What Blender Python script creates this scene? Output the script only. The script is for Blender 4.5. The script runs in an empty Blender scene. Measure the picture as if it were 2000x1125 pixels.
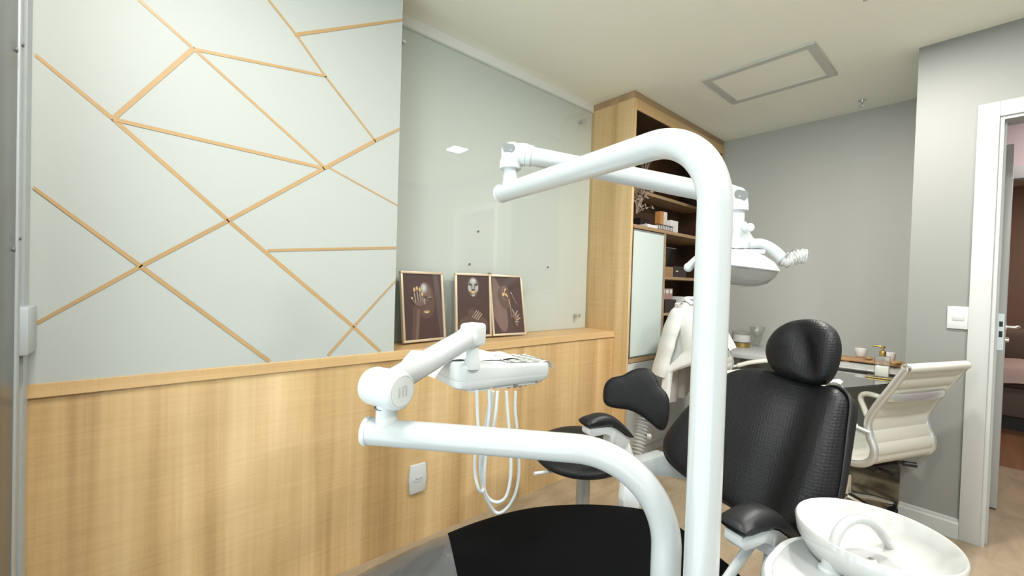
import bpy, bmesh, math, random
from mathutils import Vector, Matrix
random.seed(7)
SC = bpy.context.scene
COL = SC.collection
PI = math.pi
V = Vector

# ------------------------------------------------------------------ camera
F = 817.63
YAW, PITCH, ROLL = math.radians(48.9476), math.radians(-.8636), math.radians(1.7649)
CAM = V((0, -1.7308, 1.2288))
FW = V((math.cos(YAW)*math.cos(PITCH), math.sin(YAW)*math.cos(PITCH), math.sin(PITCH)))
_r = FW.cross(V((0, 0, 1))).normalized(); _u = _r.cross(FW)
RT = _r*math.cos(ROLL) + _u*math.sin(ROLL)
UP = _u*math.cos(ROLL) - _r*math.sin(ROLL)
cd = bpy.data.cameras.new('camera'); co = bpy.data.objects.new('camera', cd); COL.objects.link(co)
cd.sensor_width = 36; cd.lens = 36*F/2000; cd.clip_start = .02
m = Matrix((RT, UP, -FW)).transposed().to_4x4(); m.translation = CAM
co.matrix_world = m
SC.camera = co

def ray(px, py): return FW + RT*((px-1000)/F) - UP*((py-562.5)/F)
def at(px, py, d=None, X=None, Y=None, Z=None, P=None, N=None):
    """measured point of the photograph -> point in the room, on a given plane or distance"""
    k = ray(px, py)
    if X is not None: d = (X-CAM.x)/k.x
    if Y is not None: d = (Y-CAM.y)/k.y
    if Z is not None: d = (Z-CAM.z)/k.z
    if P is not None: d = (P-CAM).dot(N)/k.dot(N)
    return CAM + k*d

# ------------------------------------------------------------------ materials
def newmat(name):
    mt = bpy.data.materials.new(name); mt.use_nodes = True
    return mt, mt.node_tree.nodes, mt.node_tree.links, mt.node_tree.nodes['Principled BSDF']
def mat(name, col, rough=.5, metal=0, bump=None, coat=0, spec=.5, trans=0, var=0, sheen=0):
    mt, n, l, b = newmat(name)
    b.inputs['Base Color'].default_value = (*col, 1)
    b.inputs['Roughness'].default_value = rough; b.inputs['Metallic'].default_value = metal
    b.inputs['Coat Weight'].default_value = coat; b.inputs['Specular IOR Level'].default_value = spec
    b.inputs['Transmission Weight'].default_value = trans
    tc = n.new('ShaderNodeTexCoord')
    if var:
        nz = n.new('ShaderNodeTexNoise'); nz.inputs['Scale'].default_value = 3; nz.inputs['Detail'].default_value = 4
        l.new(tc.outputs['Object'], nz.inputs['Vector'])
        mx = n.new('ShaderNodeMix'); mx.data_type = 'RGBA'
        mx.inputs[6].default_value = (*[c*(1-var) for c in col], 1); mx.inputs[7].default_value = (*[min(1, c*(1+var)) for c in col], 1)
        l.new(nz.outputs['Fac'], mx.inputs[0]); l.new(mx.outputs[2], b.inputs['Base Color'])
    if bump:
        kind, sc, st = bump
        if kind == 'noise':
            t = n.new('ShaderNodeTexNoise'); t.inputs['Scale'].default_value = sc; t.inputs['Detail'].default_value = 3; o = t.outputs['Fac']
        else:
            t = n.new('ShaderNodeTexVoronoi'); t.inputs['Scale'].default_value = sc
            t.inputs['Randomness'].default_value = .25; o = t.outputs['Distance']
        l.new(tc.outputs['Object'], t.inputs['Vector'])
        bp = n.new('ShaderNodeBump'); bp.inputs['Strength'].default_value = st; bp.inputs['Distance'].default_value = .002
        l.new(o, bp.inputs['Height']); l.new(bp.outputs['Normal'], b.inputs['Normal'])
    return mt
def wood(name, c1, c2, c3, grain='z', rough=.45):
    mt, n, l, b = newmat(name)
    tc = n.new('ShaderNodeTexCoord')
    def noise(scale3, s, det=4, dist=0):
        mp = n.new('ShaderNodeMapping'); mp.inputs['Scale'].default_value = scale3
        l.new(tc.outputs['Object'], mp.inputs['Vector'])
        t = n.new('ShaderNodeTexNoise'); t.inputs['Scale'].default_value = s; t.inputs['Detail'].default_value = det
        t.inputs['Distortion'].default_value = dist
        l.new(mp.outputs['Vector'], t.inputs['Vector']); return t.outputs['Fac']
    if grain == 'z': A, Bf, Cx = (6.5, 6.5, .30), (75, 75, 1.4), (4, 4, 120)
    else: A, Bf, Cx = (.35, 9, 9), (1.2, 90, 90), (150, 5, 5)
    big = noise(A, 1.0, 3, .6); fine = noise(Bf, 1.0, 5); cross = noise(Cx, 1.0, 3, .8)
    def mth(op, a, bb):
        x = n.new('ShaderNodeMath'); x.operation = op
        for i, q in enumerate((a, bb)):
            if isinstance(q, (int, float)): x.inputs[i].default_value = q
            else: l.new(q, x.inputs[i])
        return x.outputs[0]
    s = mth('ADD', mth('MULTIPLY', big, .72), mth('ADD', mth('MULTIPLY', fine, .17), mth('MULTIPLY', cross, .13)))
    cr = n.new('ShaderNodeValToRGB'); e = cr.color_ramp.elements
    e[0].position = .36; e[0].color = (*c1, 1); e[1].position = .68; e[1].color = (*c3, 1)
    k = e.new(.52); k.color = (*c2, 1)
    l.new(s, cr.inputs['Fac']); l.new(cr.outputs['Color'], b.inputs['Base Color'])
    b.inputs['Roughness'].default_value = rough
    bp = n.new('ShaderNodeBump'); bp.inputs['Strength'].default_value = .12; bp.inputs['Distance'].default_value = .001
    l.new(mth('ADD', fine, cross), bp.inputs['Height']); l.new(bp.outputs['Normal'], b.inputs['Normal'])
    return mt
def glass(name, tint, refl=1.0, rough=.0, ior=1.45, extra=None):
    """thin clear sheet: tinted see-through with a Fresnel reflection"""
    mt = bpy.data.materials.new(name); mt.use_nodes = True
    n, l = mt.node_tree.nodes, mt.node_tree.links; n.clear()
    o = n.new('ShaderNodeOutputMaterial'); t = n.new('ShaderNodeBsdfTransparent'); t.inputs['Color'].default_value = (*tint, 1)
    g = n.new('ShaderNodeBsdfGlossy'); g.inputs['Roughness'].default_value = rough
    lw = n.new('ShaderNodeLayerWeight'); lw.inputs['Blend'].default_value = .5
    p5 = n.new('ShaderNodeMath'); p5.operation = 'POWER'; p5.inputs[1].default_value = 5; l.new(lw.outputs['Facing'], p5.inputs[0])
    fr = n.new('ShaderNodeMath'); fr.operation = 'MULTIPLY_ADD'; fr.inputs[1].default_value = .955; fr.inputs[2].default_value = .045; l.new(p5.outputs[0], fr.inputs[0])
    mm = n.new('ShaderNodeMath'); mm.operation = 'MULTIPLY'; mm.inputs[1].default_value = refl; mm.use_clamp = True
    mx = n.new('ShaderNodeMixShader')
    l.new(fr.outputs[0], mm.inputs[0]); l.new(mm.outputs[0], mx.inputs[0])
    src = t.outputs[0]
    if extra:
        d = n.new('ShaderNodeBsdfPrincipled'); d.inputs['Base Color'].default_value = (*extra[0], 1); d.inputs['Roughness'].default_value = .3
        m2 = n.new('ShaderNodeMixShader'); m2.inputs[0].default_value = extra[1]
        l.new(t.outputs[0], m2.inputs[1]); l.new(d.outputs[0], m2.inputs[2]); src = m2.outputs[0]
    l.new(src, mx.inputs[1]); l.new(g.outputs[0], mx.inputs[2]); l.new(mx.outputs[0], o.inputs[0])
    return mt
def emit(name, col, s):
    mt = bpy.data.materials.new(name); mt.use_nodes = True
    n, l = mt.node_tree.nodes, mt.node_tree.links; n.clear()
    o = n.new('ShaderNodeOutputMaterial'); e = n.new('ShaderNodeEmission'); e.inputs[0].default_value = (*col, 1); e.inputs[1].default_value = s
    l.new(e.outputs[0], o.inputs[0]); return mt

M = {}
M['paint'] = mat('white_wall_paint', (.425, .45, .425), .55, bump=('noise', 60, .05))
M['grey_paint'] = mat('greige_wall_paint', (.42, .42, .395), .6, bump=('noise', 60, .05))
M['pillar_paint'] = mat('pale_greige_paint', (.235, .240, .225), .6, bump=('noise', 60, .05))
M['back_paint'] = mat('paint_behind_glass', (.80, .80, .77), .6)
M['ceil'] = mat('ceiling_paint', (.88, .88, .78), .7)
M['trim'] = mat('white_lacquer_trim', (.49, .505, .495), .35)
M['gold'] = mat('gold_stripe_paint', (.43, .275, .12), .45, var=.18)
M['oak'] = wood('pale_oak_laminate', (.42, .265, .115), (.59, .405, .195), (.74, .545, .30))
M['oak_h'] = wood('pale_oak_edge', (.47, .29, .125), (.58, .385, .18), (.67, .465, .24), 'x')
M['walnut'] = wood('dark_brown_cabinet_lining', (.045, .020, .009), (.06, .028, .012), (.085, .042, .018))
M['shelf'] = wood('shelf_oak', (.30, .19, .10), (.38, .25, .14), (.45, .31, .18), 'x')
M['wt'] = mat('white_enamel', (.475, .495, .495), .22, coat=.3)
M['wt2'] = mat('white_plastic', (.58, .605, .605), .35)
M['grey_btn'] = mat('grey_plastic', (.17, .18, .18), .5)
M['logo'] = mat('pale_grey_plastic', (.62, .64, .63), .4)
M['blk'] = mat('black_dimpled_upholstery', (.0075, .008, .0095), .5, bump=('vor', 135, .5), spec=.33)
M['blkseat'] = mat('black_seat_upholstery', (.003, .0034, .0038), .75, spec=.04)
M['blks'] = mat('black_smooth_upholstery', (.0065, .007, .008), .45, bump=('noise', 220, .15), spec=.4)
M['black'] = mat('black_plastic', (.012, .012, .013), .4)
M['chrome'] = mat('chrome', (.80, .80, .78), .12, 1)
M['chrome2'] = mat('satin_chrome', (.60, .62, .62), .24, .62)
M['alu'] = mat('satin_aluminium', (.62, .63, .62), .35, 1)
M['alup'] = mat('powder_grey_aluminium', (.40, .44, .45), .4)
M['alud'] = mat('dark_gap_rubber', (.05, .055, .055), .6)
M['ceramic'] = mat('white_ceramic', (.57, .57, .55), .08, coat=.6)
M['cupw'] = mat('white_porcelain', (.82, .82, .80), .1, coat=.4)
M['leather'] = mat('cream_leather', (.66, .655, .59), .45, bump=('noise', 150, .1))
M['cloth'] = mat('white_cotton', (.74, .76, .75), .85, bump=('noise', 40, .25))
M['paper'] = mat('white_paper_drape', (.84, .85, .84), .6)
M['kraft'] = mat('kraft_cardboard', (.30, .18, .085), .7)
M['brown'] = mat('dark_brown_print', (.060, .026, .019), .55)
M['brown2'] = mat('brown_skin_print', (.105, .055, .040), .55)
M['brown3'] = mat('umber_print', (.17, .10, .08), .55)
M['silver_ink'] = mat('silver_grey_print', (.42, .43, .40), .55)
M['bright_ink'] = mat('bright_silver_print', (.58, .59, .56), .55)
M['dim_ink'] = mat('dim_silver_print', (.19, .175, .16), .55)
M['gold_ink'] = mat('gold_print', (.66, .44, .20), .5)
M['frame'] = mat('champagne_frame', (.62, .50, .36), .35, .2)
M['goldmetal'] = mat('brass', (.55, .38, .13), .25, 1)
M['board'] = wood('acacia_board', (.30, .15, .06), (.42, .23, .10), (.52, .31, .15), 'x')
M['marble'] = mat('grey_marble', (.55, .56, .55), .2, var=.35)
M['screen'] = mat('dark_gloss', (.01, .01, .011), .2)
M['boxdark'] = mat('dark_carton', (.03, .018, .018), .5)
M['boxor'] = mat('orange_carton', (.50, .22, .07), .5)
M['boxwh'] = mat('white_carton', (.70, .70, .68), .5)
M['boxpat'] = mat('speckled_carton', (.35, .22, .20), .5, var=.6)
M['frost'] = mat('frosted_white_glass', (.62, .70, .67), .18, coat=.4)
M['wallglass'] = glass('tempered_glass_panel', (.925, .945, .935), 1.0)
M['winglass'] = glass('window_glass', (.97, .98, .97), .6)
M['clear'] = glass('clear_glassware', (.93, .94, .92), 1.5, extra=((.75, .76, .73), .045))
M['desk'] = glass('desk_glass', (.92, .94, .93), 2.2)
M['shield'] = glass('clear_lamp_shield', (.80, .80, .79), 1.2, extra=((.62, .62, .62), .13))
M['film'] = glass('plastic_film', (.92, .92, .92), 1.5, .12, extra=((.86, .87, .86), .55))
M['footfilm'] = glass('clear_vinyl_cover', (.75, .75, .77), 1.6, .10, extra=((.13, .14, .145), .55))
M['bellow'] = mat('grey_translucent_bellows', (.50, .50, .48), .3)
M['dried'] = mat('dried_stems', (.30, .23, .18), .8)
M['sofa'] = mat('brown_grey_sofa', (.16, .125, .105), .9, bump=('noise', 90, .4))
M['throw'] = mat('pale_pink_throw', (.52, .42, .40), .9, bump=('noise', 60, .4))
M['brownwall'] = mat('warm_brown_wall', (.34, .235, .19), .7)
M['mauve'] = mat('mauve_wall', (.50, .43, .44), .7)
M['darkwood'] = wood('brown_wood_floor', (.16, .075, .035), (.21, .105, .05), (.28, .15, .08), 'x', .4)
M['gravel_out'] = mat('pale_concrete_outside', (.5, .5, .48), .9)

# floor: taupe vinyl / stone with soft streaks
def floor_mat():
    mt, n, l, b = newmat('taupe_floor')
    tc = n.new('ShaderNodeTexCoord'); mp = n.new('ShaderNodeMapping'); mp.inputs['Scale'].default_value = (1.3, 5, 1)
    mp.inputs['Rotation'].default_value = (0, 0, .5)
    l.new(tc.outputs['Object'], mp.inputs['Vector'])
    t = n.new('ShaderNodeTexNoise'); t.inputs['Scale'].default_value = 2.2; t.inputs['Detail'].default_value = 8; t.inputs['Distortion'].default_value = 1.2
    l.new(mp.outputs[0], t.inputs['Vector'])
    cr = n.new('ShaderNodeValToRGB'); e = cr.color_ramp.elements
    e[0].position = .3; e[0].color = (.27, .21, .14, 1); e[1].position = .72; e[1].color = (.40, .32, .22, 1)
    l.new(t.outputs['Fac'], cr.inputs[0])
    br = n.new('ShaderNodeTexBrick'); br.inputs['Scale'].default_value = 1; br.offset = 0
    br.inputs['Mortar Size'].default_value = .0012; br.inputs['Brick Width'].default_value = .9; br.inputs['Row Height'].default_value = .9
    br.inputs['Color1'].default_value = br.inputs['Color2'].default_value = (1, 1, 1, 1); br.inputs['Mortar'].default_value = (.7, .68, .62, 1)
    l.new(tc.outputs['Object'], br.inputs['Vector'])
    mx = n.new('ShaderNodeMix'); mx.data_type = 'RGBA'; mx.blend_type = 'MULTIPLY'; mx.inputs[0].default_value = 1
    l.new(cr.outputs[0], mx.inputs[6]); l.new(br.outputs['Color'], mx.inputs[7]); l.new(mx.outputs[2], b.inputs['Base Color'])
    b.inputs['Roughness'].default_value = .38
    return mt
M['floor'] = floor_mat()

# ------------------------------------------------------------------ mesh builder
class MB:
    def __init__(s): s.bm = bmesh.new(); s.mi = 0
    def _f(s, vs):
        try:
            f = s.bm.faces.new(vs); f.material_index = s.mi; return f
        except ValueError: return None
    def box(s, lo, hi, bev=0, seg=2):
        lo, hi = V(lo), V(hi); c = (lo+hi)/2; h = (hi-lo)/2
        return s.obox(c, V((1, 0, 0)), V((0, 1, 0)), V((0, 0, 1)), h, bev, seg)
    def obox(s, c, ax, ay, az, h, bev=0, seg=2):
        c = V(c)
        vs = [s.bm.verts.new(c + ax*(h[0]*i) + ay*(h[1]*j) + az*(h[2]*k)) for i in (-1, 1) for j in (-1, 1) for k in (-1, 1)]
        fs = [s._f([vs[q] for q in idx]) for idx in ((0, 1, 3, 2), (4, 6, 7, 5), (0, 4, 5, 1), (2, 3, 7, 6), (0, 2, 6, 4), (1, 5, 7, 3))]
        if bev:
            ed = list({e for f in fs for e in f.edges})
            r = bmesh.ops.bevel(s.bm, geom=ed, offset=bev, segments=seg, profile=.5, affect='EDGES')
            for f in r['faces']: f.material_index = s.mi
        return s
    def tube(s, pts, r, n=18, caps=True, closed=False, flat=1, up=None):
        pts = [V(p) for p in pts]; L = len(pts)
        rs = r if isinstance(r, (list, tuple)) else [r]*L
        T = []
        for i in range(L):
            a = pts[i-1] if (i > 0 or closed) else pts[0]; b = pts[(i+1) % L] if (i < L-1 or closed) else pts[-1]
            T.append((b-a).normalized())
        ref = V(up) if up else (V((0, 0, 1)) if abs(T[0].z) < .9 else V((1, 0, 0)))
        N = (ref - T[0]*ref.dot(T[0])).normalized(); rings = []
        for i in range(L):
            N = (N - T[i]*N.dot(T[i])).normalized(); B = T[i].cross(N)
            rings.append([s.bm.verts.new(pts[i] + (N*math.cos(2*PI*k/n)*flat + B*math.sin(2*PI*k/n))*rs[i]) for k in range(n)])
        for i in range(L if closed else L-1):
            A, Bq = rings[i], rings[(i+1) % L]
            for k in range(n): s._f([A[k], A[(k+1) % n], Bq[(k+1) % n], Bq[k]])
        if caps and not closed: s._f(rings[0][::-1]); s._f(rings[-1])
        return s
    def lathe(s, prof, o, ax=(0, 0, 1), n=32, sx=1, sy=1, xd=None):
        o, ax = V(o), V(ax).normalized()
        x = V(xd) if xd else (V((1, 0, 0)) if abs(ax.x) < .9 else V((0, 1, 0)))
        x = (x - ax*x.dot(ax)).normalized(); y = ax.cross(x); rings = []
        for r, z in prof:
            if r < 1e-6: rings.append([s.bm.verts.new(o + ax*z)])
            else: rings.append([s.bm.verts.new(o + ax*z + x*(r*sx*math.cos(2*PI*k/n)) + y*(r*sy*math.sin(2*PI*k/n))) for k in range(n)])
        for A, B in zip(rings, rings[1:]):
            for k in range(n):
                a, b = A[k % len(A)], A[(k+1) % len(A)]; c, d = B[(k+1) % len(B)], B[k % len(B)]
                q = []
                for vv in (a, b, c, d):
                    if vv not in q: q.append(vv)
                if len(q) > 2: s._f(q)
        return s
    def cyl(s, a, b, r, r2=None, n=24, bev=0):
        a, b = V(a), V(b); h = (b-a).length; r2 = r if r2 is None else r2
        if bev: pr = [(0, 0), (r-bev, 0), (r-bev*.3, bev*.3), (r, bev), (r2, h-bev), (r2-bev*.3, h-bev*.3), (r2-bev, h), (0, h)]
        else: pr = [(0, 0), (r, 0), (r2, h), (0, h)]
        return s.lathe(pr, a, b-a, n)
    def ball(s, c, r, sx=1, sy=1, sz=1, n=20, ax=(0, 0, 1)):
        return s.lathe([(r*math.sin(PI*i/12), -r*sz*math.cos(PI*i/12)) for i in range(13)], c, ax, n, sx, sy)
    def prism(s, pts, ext, bev=0):
        pts = [V(p) for p in pts]; ext = V(ext)
        a = [s.bm.verts.new(p) for p in pts]; b = [s.bm.verts.new(p+ext) for p in pts]
        fs = [s._f(a[::-1]), s._f(b)]; n = len(pts)
        for i in range(n): fs.append(s._f([a[i], a[(i+1) % n], b[(i+1) % n], b[i]]))
        if bev:
            ed = list({e for f in fs if f for e in f.edges if len(e.link_faces) == 2})
            r = bmesh.ops.bevel(s.bm, geom=ed, offset=bev, segments=2, profile=.5, affect='EDGES', clamp_overlap=True)
            for f in r['faces']: f.material_index = s.mi
        return s
    def poly(s, pts): s._f([s.bm.verts.new(V(p)) for p in pts]); return s
    def surf(s, fn, nu, nv, t=0, tdir=None):
        """sheet fn(u,v) in 0..1, thickened by t along its normals"""
        g = [[V(fn(i/nu, j/nv)) for j in range(nv+1)] for i in range(nu+1)]
        def nor(i, j):
            a = g[min(i+1, nu)][j]-g[max(i-1, 0)][j]; b = g[i][min(j+1, nv)]-g[i][max(j-1, 0)][:] if False else g[i][min(j+1, nv)]-g[i][max(j-1, 0)]
            c = a.cross(b); return c.normalized() if c.length > 1e-9 else V((0, 0, 1))
        A = [[s.bm.verts.new(g[i][j]) for j in range(nv+1)] for i in range(nu+1)]
        for i in range(nu):
            for j in range(nv): s._f([A[i][j], A[i+1][j], A[i+1][j+1], A[i][j+1]])
        if t:
            Bq = [[s.bm.verts.new(g[i][j]-(V(tdir) if tdir else nor(i, j))*t) for j in range(nv+1)] for i in range(nu+1)]
            for i in range(nu):
                for j in range(nv): s._f([Bq[i][j], Bq[i][j+1], Bq[i+1][j+1], Bq[i+1][j]])
            for i in range(nu):
                s._f([A[i][0], Bq[i][0], Bq[i+1][0], A[i+1][0]]); s._f([A[i+1][nv], Bq[i+1][nv], Bq[i][nv], A[i][nv]])
            for j in range(nv):
                s._f([A[0][j+1], Bq[0][j+1], Bq[0][j], A[0][j]]); s._f([A[nu][j], Bq[nu][j], Bq[nu][j+1], A[nu][j+1]])
        return s
    def pad(s, out, O, w, v, nf, tf, tb, bump=None, rings=14, pf=3.2, n=72, c=None):
        """upholstered cushion: closed outline (w,v) rounded over front and back"""
        out = smooth_closed(out, n); O, w, v, nf = V(O), V(w), V(v), V(nf)
        cx = c[0] if c else sum(p[0] for p in out)/n; cy = c[1] if c else sum(p[1] for p in out)/n
        def ring(k, side):
            sc = k/rings; sc = 1-(1-sc)**1.7; L = []
            prof = max(0, 1-sc**pf)**(1/2.2)
            for (x, y) in out:
                a, b = cx+(x-cx)*sc, cy+(y-cy)*sc
                h = (tf if side > 0 else tb)*prof
                if bump: 
                    e = bump(a, b)*(1-(1-prof)**2 if side > 0 else 1)
                    h = h*side + e
                else: h = h*side
                L.append(O + w*a + v*b + nf*h)
            return L
        for side in (1, -1):
            e0 = bump(cx, cy) if bump else 0
            ctr = s.bm.verts.new(O + w*cx + v*cy + nf*((tf if side > 0 else -tb)+e0))
            prev = None
            for k in range(1, rings+1):
                if k == rings:
                    if side > 0: rim = [s.bm.verts.new(p) for p in ring(k, 1)]
                    cur = rim
                else: cur = [s.bm.verts.new(p) for p in ring(k, side)]
                for i in range(n):
                    j = (i+1) % n
                    q = [ctr, cur[i], cur[j]] if prev is None else [prev[i], cur[i], cur[j], prev[j]]
                    s._f(q if side > 0 else q[::-1])
                prev = cur
        return s
    def done(s, name, mats, parent=None, local=False, sharp=40, smooth=True, recalc=True):
        if not isinstance(mats, (list, tuple)): mats = [mats]
        if recalc: bmesh.ops.recalc_face_normals(s.bm, faces=s.bm.faces[:])
        off = V((0, 0, 0))
        if parent is not None and not local:
            p = parent
            while p is not None: off = off + p.location; p = p.parent
        elif parent is None and not local:
            cs = [x.co for x in s.bm.verts]
            off = V(((min(c.x for c in cs)+max(c.x for c in cs))/2, (min(c.y for c in cs)+max(c.y for c in cs))/2, min(c.z for c in cs)))
        if off.length: bmesh.ops.translate(s.bm, verts=s.bm.verts[:], vec=-off)
        me = bpy.data.meshes.new(name); s.bm.to_mesh(me); s.bm.free()
        for q in mats: me.materials.append(M[q] if isinstance(q, str) else q)
        if smooth:
            me.polygons.foreach_set('use_smooth', [True]*len(me.polygons))
            me.set_sharp_from_angle(angle=math.radians(sharp))
        o = bpy.data.objects.new(name, me); COL.objects.link(o)
        if parent is not None: o.parent = parent
        else: o.location = off
        return o
def smooth_closed(pts, n):
    P = [V((p[0], p[1])) for p in pts]; L = len(P); out = []
    for i in range(L):
        a, b, c, d = P[i-1], P[i], P[(i+1) % L], P[(i+2) % L]
        for k in range(12):
            t = k/12
            out.append(.5*((2*b)+(c-a)*t+(2*a-5*b+4*c-d)*t*t+(3*b-a-3*c+d)*t**3))
    ln = [0]
    for i in range(len(out)): ln.append(ln[-1]+(out[(i+1) % len(out)]-out[i]).length)
    res = []; j = 0
    for k in range(n):
        s_ = ln[-1]*k/n
        while ln[j+1] < s_: j += 1
        f = (s_-ln[j])/max(1e-9, ln[j+1]-ln[j]); q = out[j].lerp(out[(j+1) % len(out)], f); res.append((q.x, q.y))
    return res
def spline(pts, sub=8):
    P = [V(p) for p in pts]; out = []
    for i in range(len(P)-1):
        a = P[i-1] if i else P[0]*2-P[1]; b, c = P[i], P[i+1]; d = P[i+2] if i+2 < len(P) else P[-1]*2-P[-2]
        for k in range(sub):
            t = k/sub; out.append(.5*((2*b)+(c-a)*t+(2*a-5*b+4*c-d)*t*t+(3*b-a-3*c+d)*t**3))
    out.append(P[-1]); return out
def fillet(pts, R, n=14):
    P = [V(p) for p in pts]; out = [P[0]]
    for i in range(1, len(P)-1):
        d1 = (P[i]-P[i-1]).normalized(); d2 = (P[i+1]-P[i]).normalized(); th = d1.angle(d2); t = R*math.tan(th/2)
        a = P[i]-d1*t; c = a + (d2-d1*d1.dot(d2)).normalized()*R
        e1 = a-c; e2 = d1*R
        for k in range(n+1): q = th*k/n; out.append(c + e1*math.cos(q) + e2*math.sin(q))
    out.append(P[-1]); return out

def thing(name, label, cat, loc, group=None, rot=0):
    o = bpy.data.objects.new(name, None); COL.objects.link(o); o.location = loc; o.rotation_euler = (0, 0, rot); o.empty_display_size = .1
    return tag(o, label, cat, group)
def tag(o, label, cat, group=None):
    o['label'] = label; o['category'] = cat
    if group: o['group'] = group
    return o
def struct(o, label=None):
    o['kind'] = 'structure'
    if label: o['label'] = label
    return o
Zv = V((0, 0, 1)); Xv = V((1, 0, 0)); Yv = V((0, 1, 0))
H = 2.55; XW = -.24; XE = 3.90; XP = 3.107; YR = -3.1; YG = .24; ZL = .905; XC = 2.466; YC = -.106

# ------------------------------------------------------------------ room shell
struct(MB().box((XW-.25, YR-.1, -.1), (4.7, .5, 0)).done('floor', 'floor'), 'taupe stone-look floor of the treatment room')
struct(MB().box((XW-.25, YR-.1, H), (4.7, .5, H+.1)).done('ceiling', 'ceil'), 'plain off-white ceiling')
struct(MB().box((XW-.25, YG+.02, 0), (XE+.1, YG+.2, H)).done('wall_left', 'back_paint'), 'wall behind the greenish glass panel')
struct(MB().box((XE, -1.43, 0), (XE+.1, YG+.02, H)).done('wall_back', 'grey_paint'), 'greige end wall behind the desk')
struct(MB().box((XP+.12, -1.55, 0), (XE+.1, -1.43, H)).done('wall_return', 'grey_paint'))
w = MB(); DY0, DY1, DZ = -1.727, -2.53, 2.10
w.box((XP, DY0, 0), (XP+.12, -1.43, H)); w.box((XP, DY1, DZ), (XP+.12, DY0, H)); w.box((XP, YR, 0), (XP+.12, DY1, H))
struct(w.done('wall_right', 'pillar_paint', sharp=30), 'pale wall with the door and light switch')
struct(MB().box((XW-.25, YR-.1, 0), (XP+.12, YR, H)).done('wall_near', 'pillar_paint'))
# white painted stub wall with gold stripes
pw = struct(MB().box((XW-.25, 0, ZL), (.825, YG+.02, H)).done('wall_partition', 'paint'), 'white painted wall crossed by gold stripes')
LN = [([(68, 108), (222, 233), (445, 430), (690, 638), (742, 686)], 9.2, 6), ([(272, 0), (378, 95), (635, 328)], 6.5, 5), ([(640, 326), (778, 401)], 3.5, 3),
      ([(378, 95), (222, 231)], 9, 9), ([(383, 97), (636, 149)], 6.5, 5), ([(522, -3), (578, 67), (636, 150), (733, 275)], 4.5, 4), ([(576, 68), (787, 40)], 7, 6),
      ([(222, 233), (630, 328)], 8, 6), ([(782, 253), (732, 275), (632, 329), (445, 431), (275, 520), (61, 636)], 6.5, 8), ([(64, 367), (275, 520), (525, 705)], 9, 7),
      ([(524, 489), (776, 484)], 5.5, 5), ([(774, 549), (690, 638), (641, 693)], 5, 5)]
st = MB()
for li, (pts, w0, w1) in enumerate(LN):
    Q = [at(x, y, Y=0) for x, y in pts]; yy = -.0011-.00012*li
    tot = len(Q)-1
    for i in range(tot):
        a, b = Q[i], Q[i+1]
        da = (a-CAM).dot(FW)/F; db = (b-CAM).dot(FW)/F
        wa = .5*(w0+(w1-w0)*i/tot)*.93; wb = .5*(w0+(w1-w0)*(i+1)/tot)*.93
        d = (b-a).normalized(); nn = V((-d.z, 0, d.x))
        q = [a-nn*wa*da-d*.002, b-nn*wb*db+d*.002, b+nn*wb*db+d*.002, a+nn*wa*da-d*.002]
        for p_ in q:
            p_.y = yy; p_.z = max(ZL+.001, min(H-.001, p_.z)); p_.x = min(.824, max(XW+.0, p_.x))
        st.prism(q, (0, .0010, 0))
st.done('gold_stripes', 'gold', pw, smooth=False)
# oak wainscot with ledge
wn = struct(MB().box((XW-.2, .006, 0), (XC, YG+.02, ZL-.04)).done('wall_wainscot', 'oak', sharp=30), 'oak laminate half wall under the glass')
MB().box((XW-.2, -.004, ZL-.04), (XC, YG+.02, ZL), .002, 1).done('ledge_top', 'oak_h', wn)
# glass panel on the wall with fixings
gp = thing('glass_wall_panel', 'large greenish tempered glass panel above the oak ledge', 'glass panel', (1.64, YG-.01, ZL))
MB().box((.827, YG-.018, ZL+.002), (XC-.012, YG-.010, 2.485)).done('pane', 'wallglass', gp, smooth=False)
for x, y in [(788, 80), (1141, 236), (1130, 616)]:
    q = at(x, y, Y=YG-.02); b = MB(); b.cyl((max(q.x, .845), YG-.030, q.z), (max(q.x, .845), YG+.02, q.z), .011, n=20, bev=.002)
    b.done('screw_cap', 'alu', gp)
for x, y in [(934, 452), (917, 516), (1070, 522)]:
    q = at(x, y, Y=YG+.018); MB().cyl((q.x, YG+.014, q.z), (q.x, YG+.0199, q.z), .006, n=12).done('wall_plug', 'grey_btn', gp)
struct(MB().box((.827, YG+.004, 2.49), (XC, YG+.02, H)).done('trim_1', 'back_paint'), 'plaster strip above the glass panel')
# baseboards
bb = MB()
for (y0, y1) in ((-1.43, -1.654),):
    bb.prism([(XP, y0, 0), (XP-.016, y0, 0), (XP-.016, y0, .075), (XP-.010, y0, .083), (XP-.010, y0, .094), (XP, y0, .099)], (0, y1-y0, 0))
struct(bb.done('baseboard_right', 'trim', sharp=20), 'white baseboard between pillar corner and door casing')
# door opening: casing and jamb lining
dr = struct(MB().box((XP-.016, -1.727, 0), (XP, -1.654, 2.173), .003).done('door_1', 'trim'), 'white door casing')
c = MB(); c.box((XP-.016, -2.603, 0), (XP, -2.53, 2.173), .003); c.done('casing_post', 'trim', dr)
MB().box((XP-.016, -2.53, 2.10), (XP, -1.727, 2.173), .003).done('casing_head', 'trim', dr)
j = MB(); j.box((XP-.004, -1.742, 0), (XP+.13, -1.727, 2.10)); j.box((XP-.004, -2.53, 0), (XP+.13, -2.515, 2.10)); j.box((XP-.004, -2.515, 2.085), (XP+.13, -1.742, 2.10))
j.box((XP+.05, -1.752, 0), (XP+.075, -1.742, 2.085))
j.done('jamb_lining', 'trim', dr, sharp=20)
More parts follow.
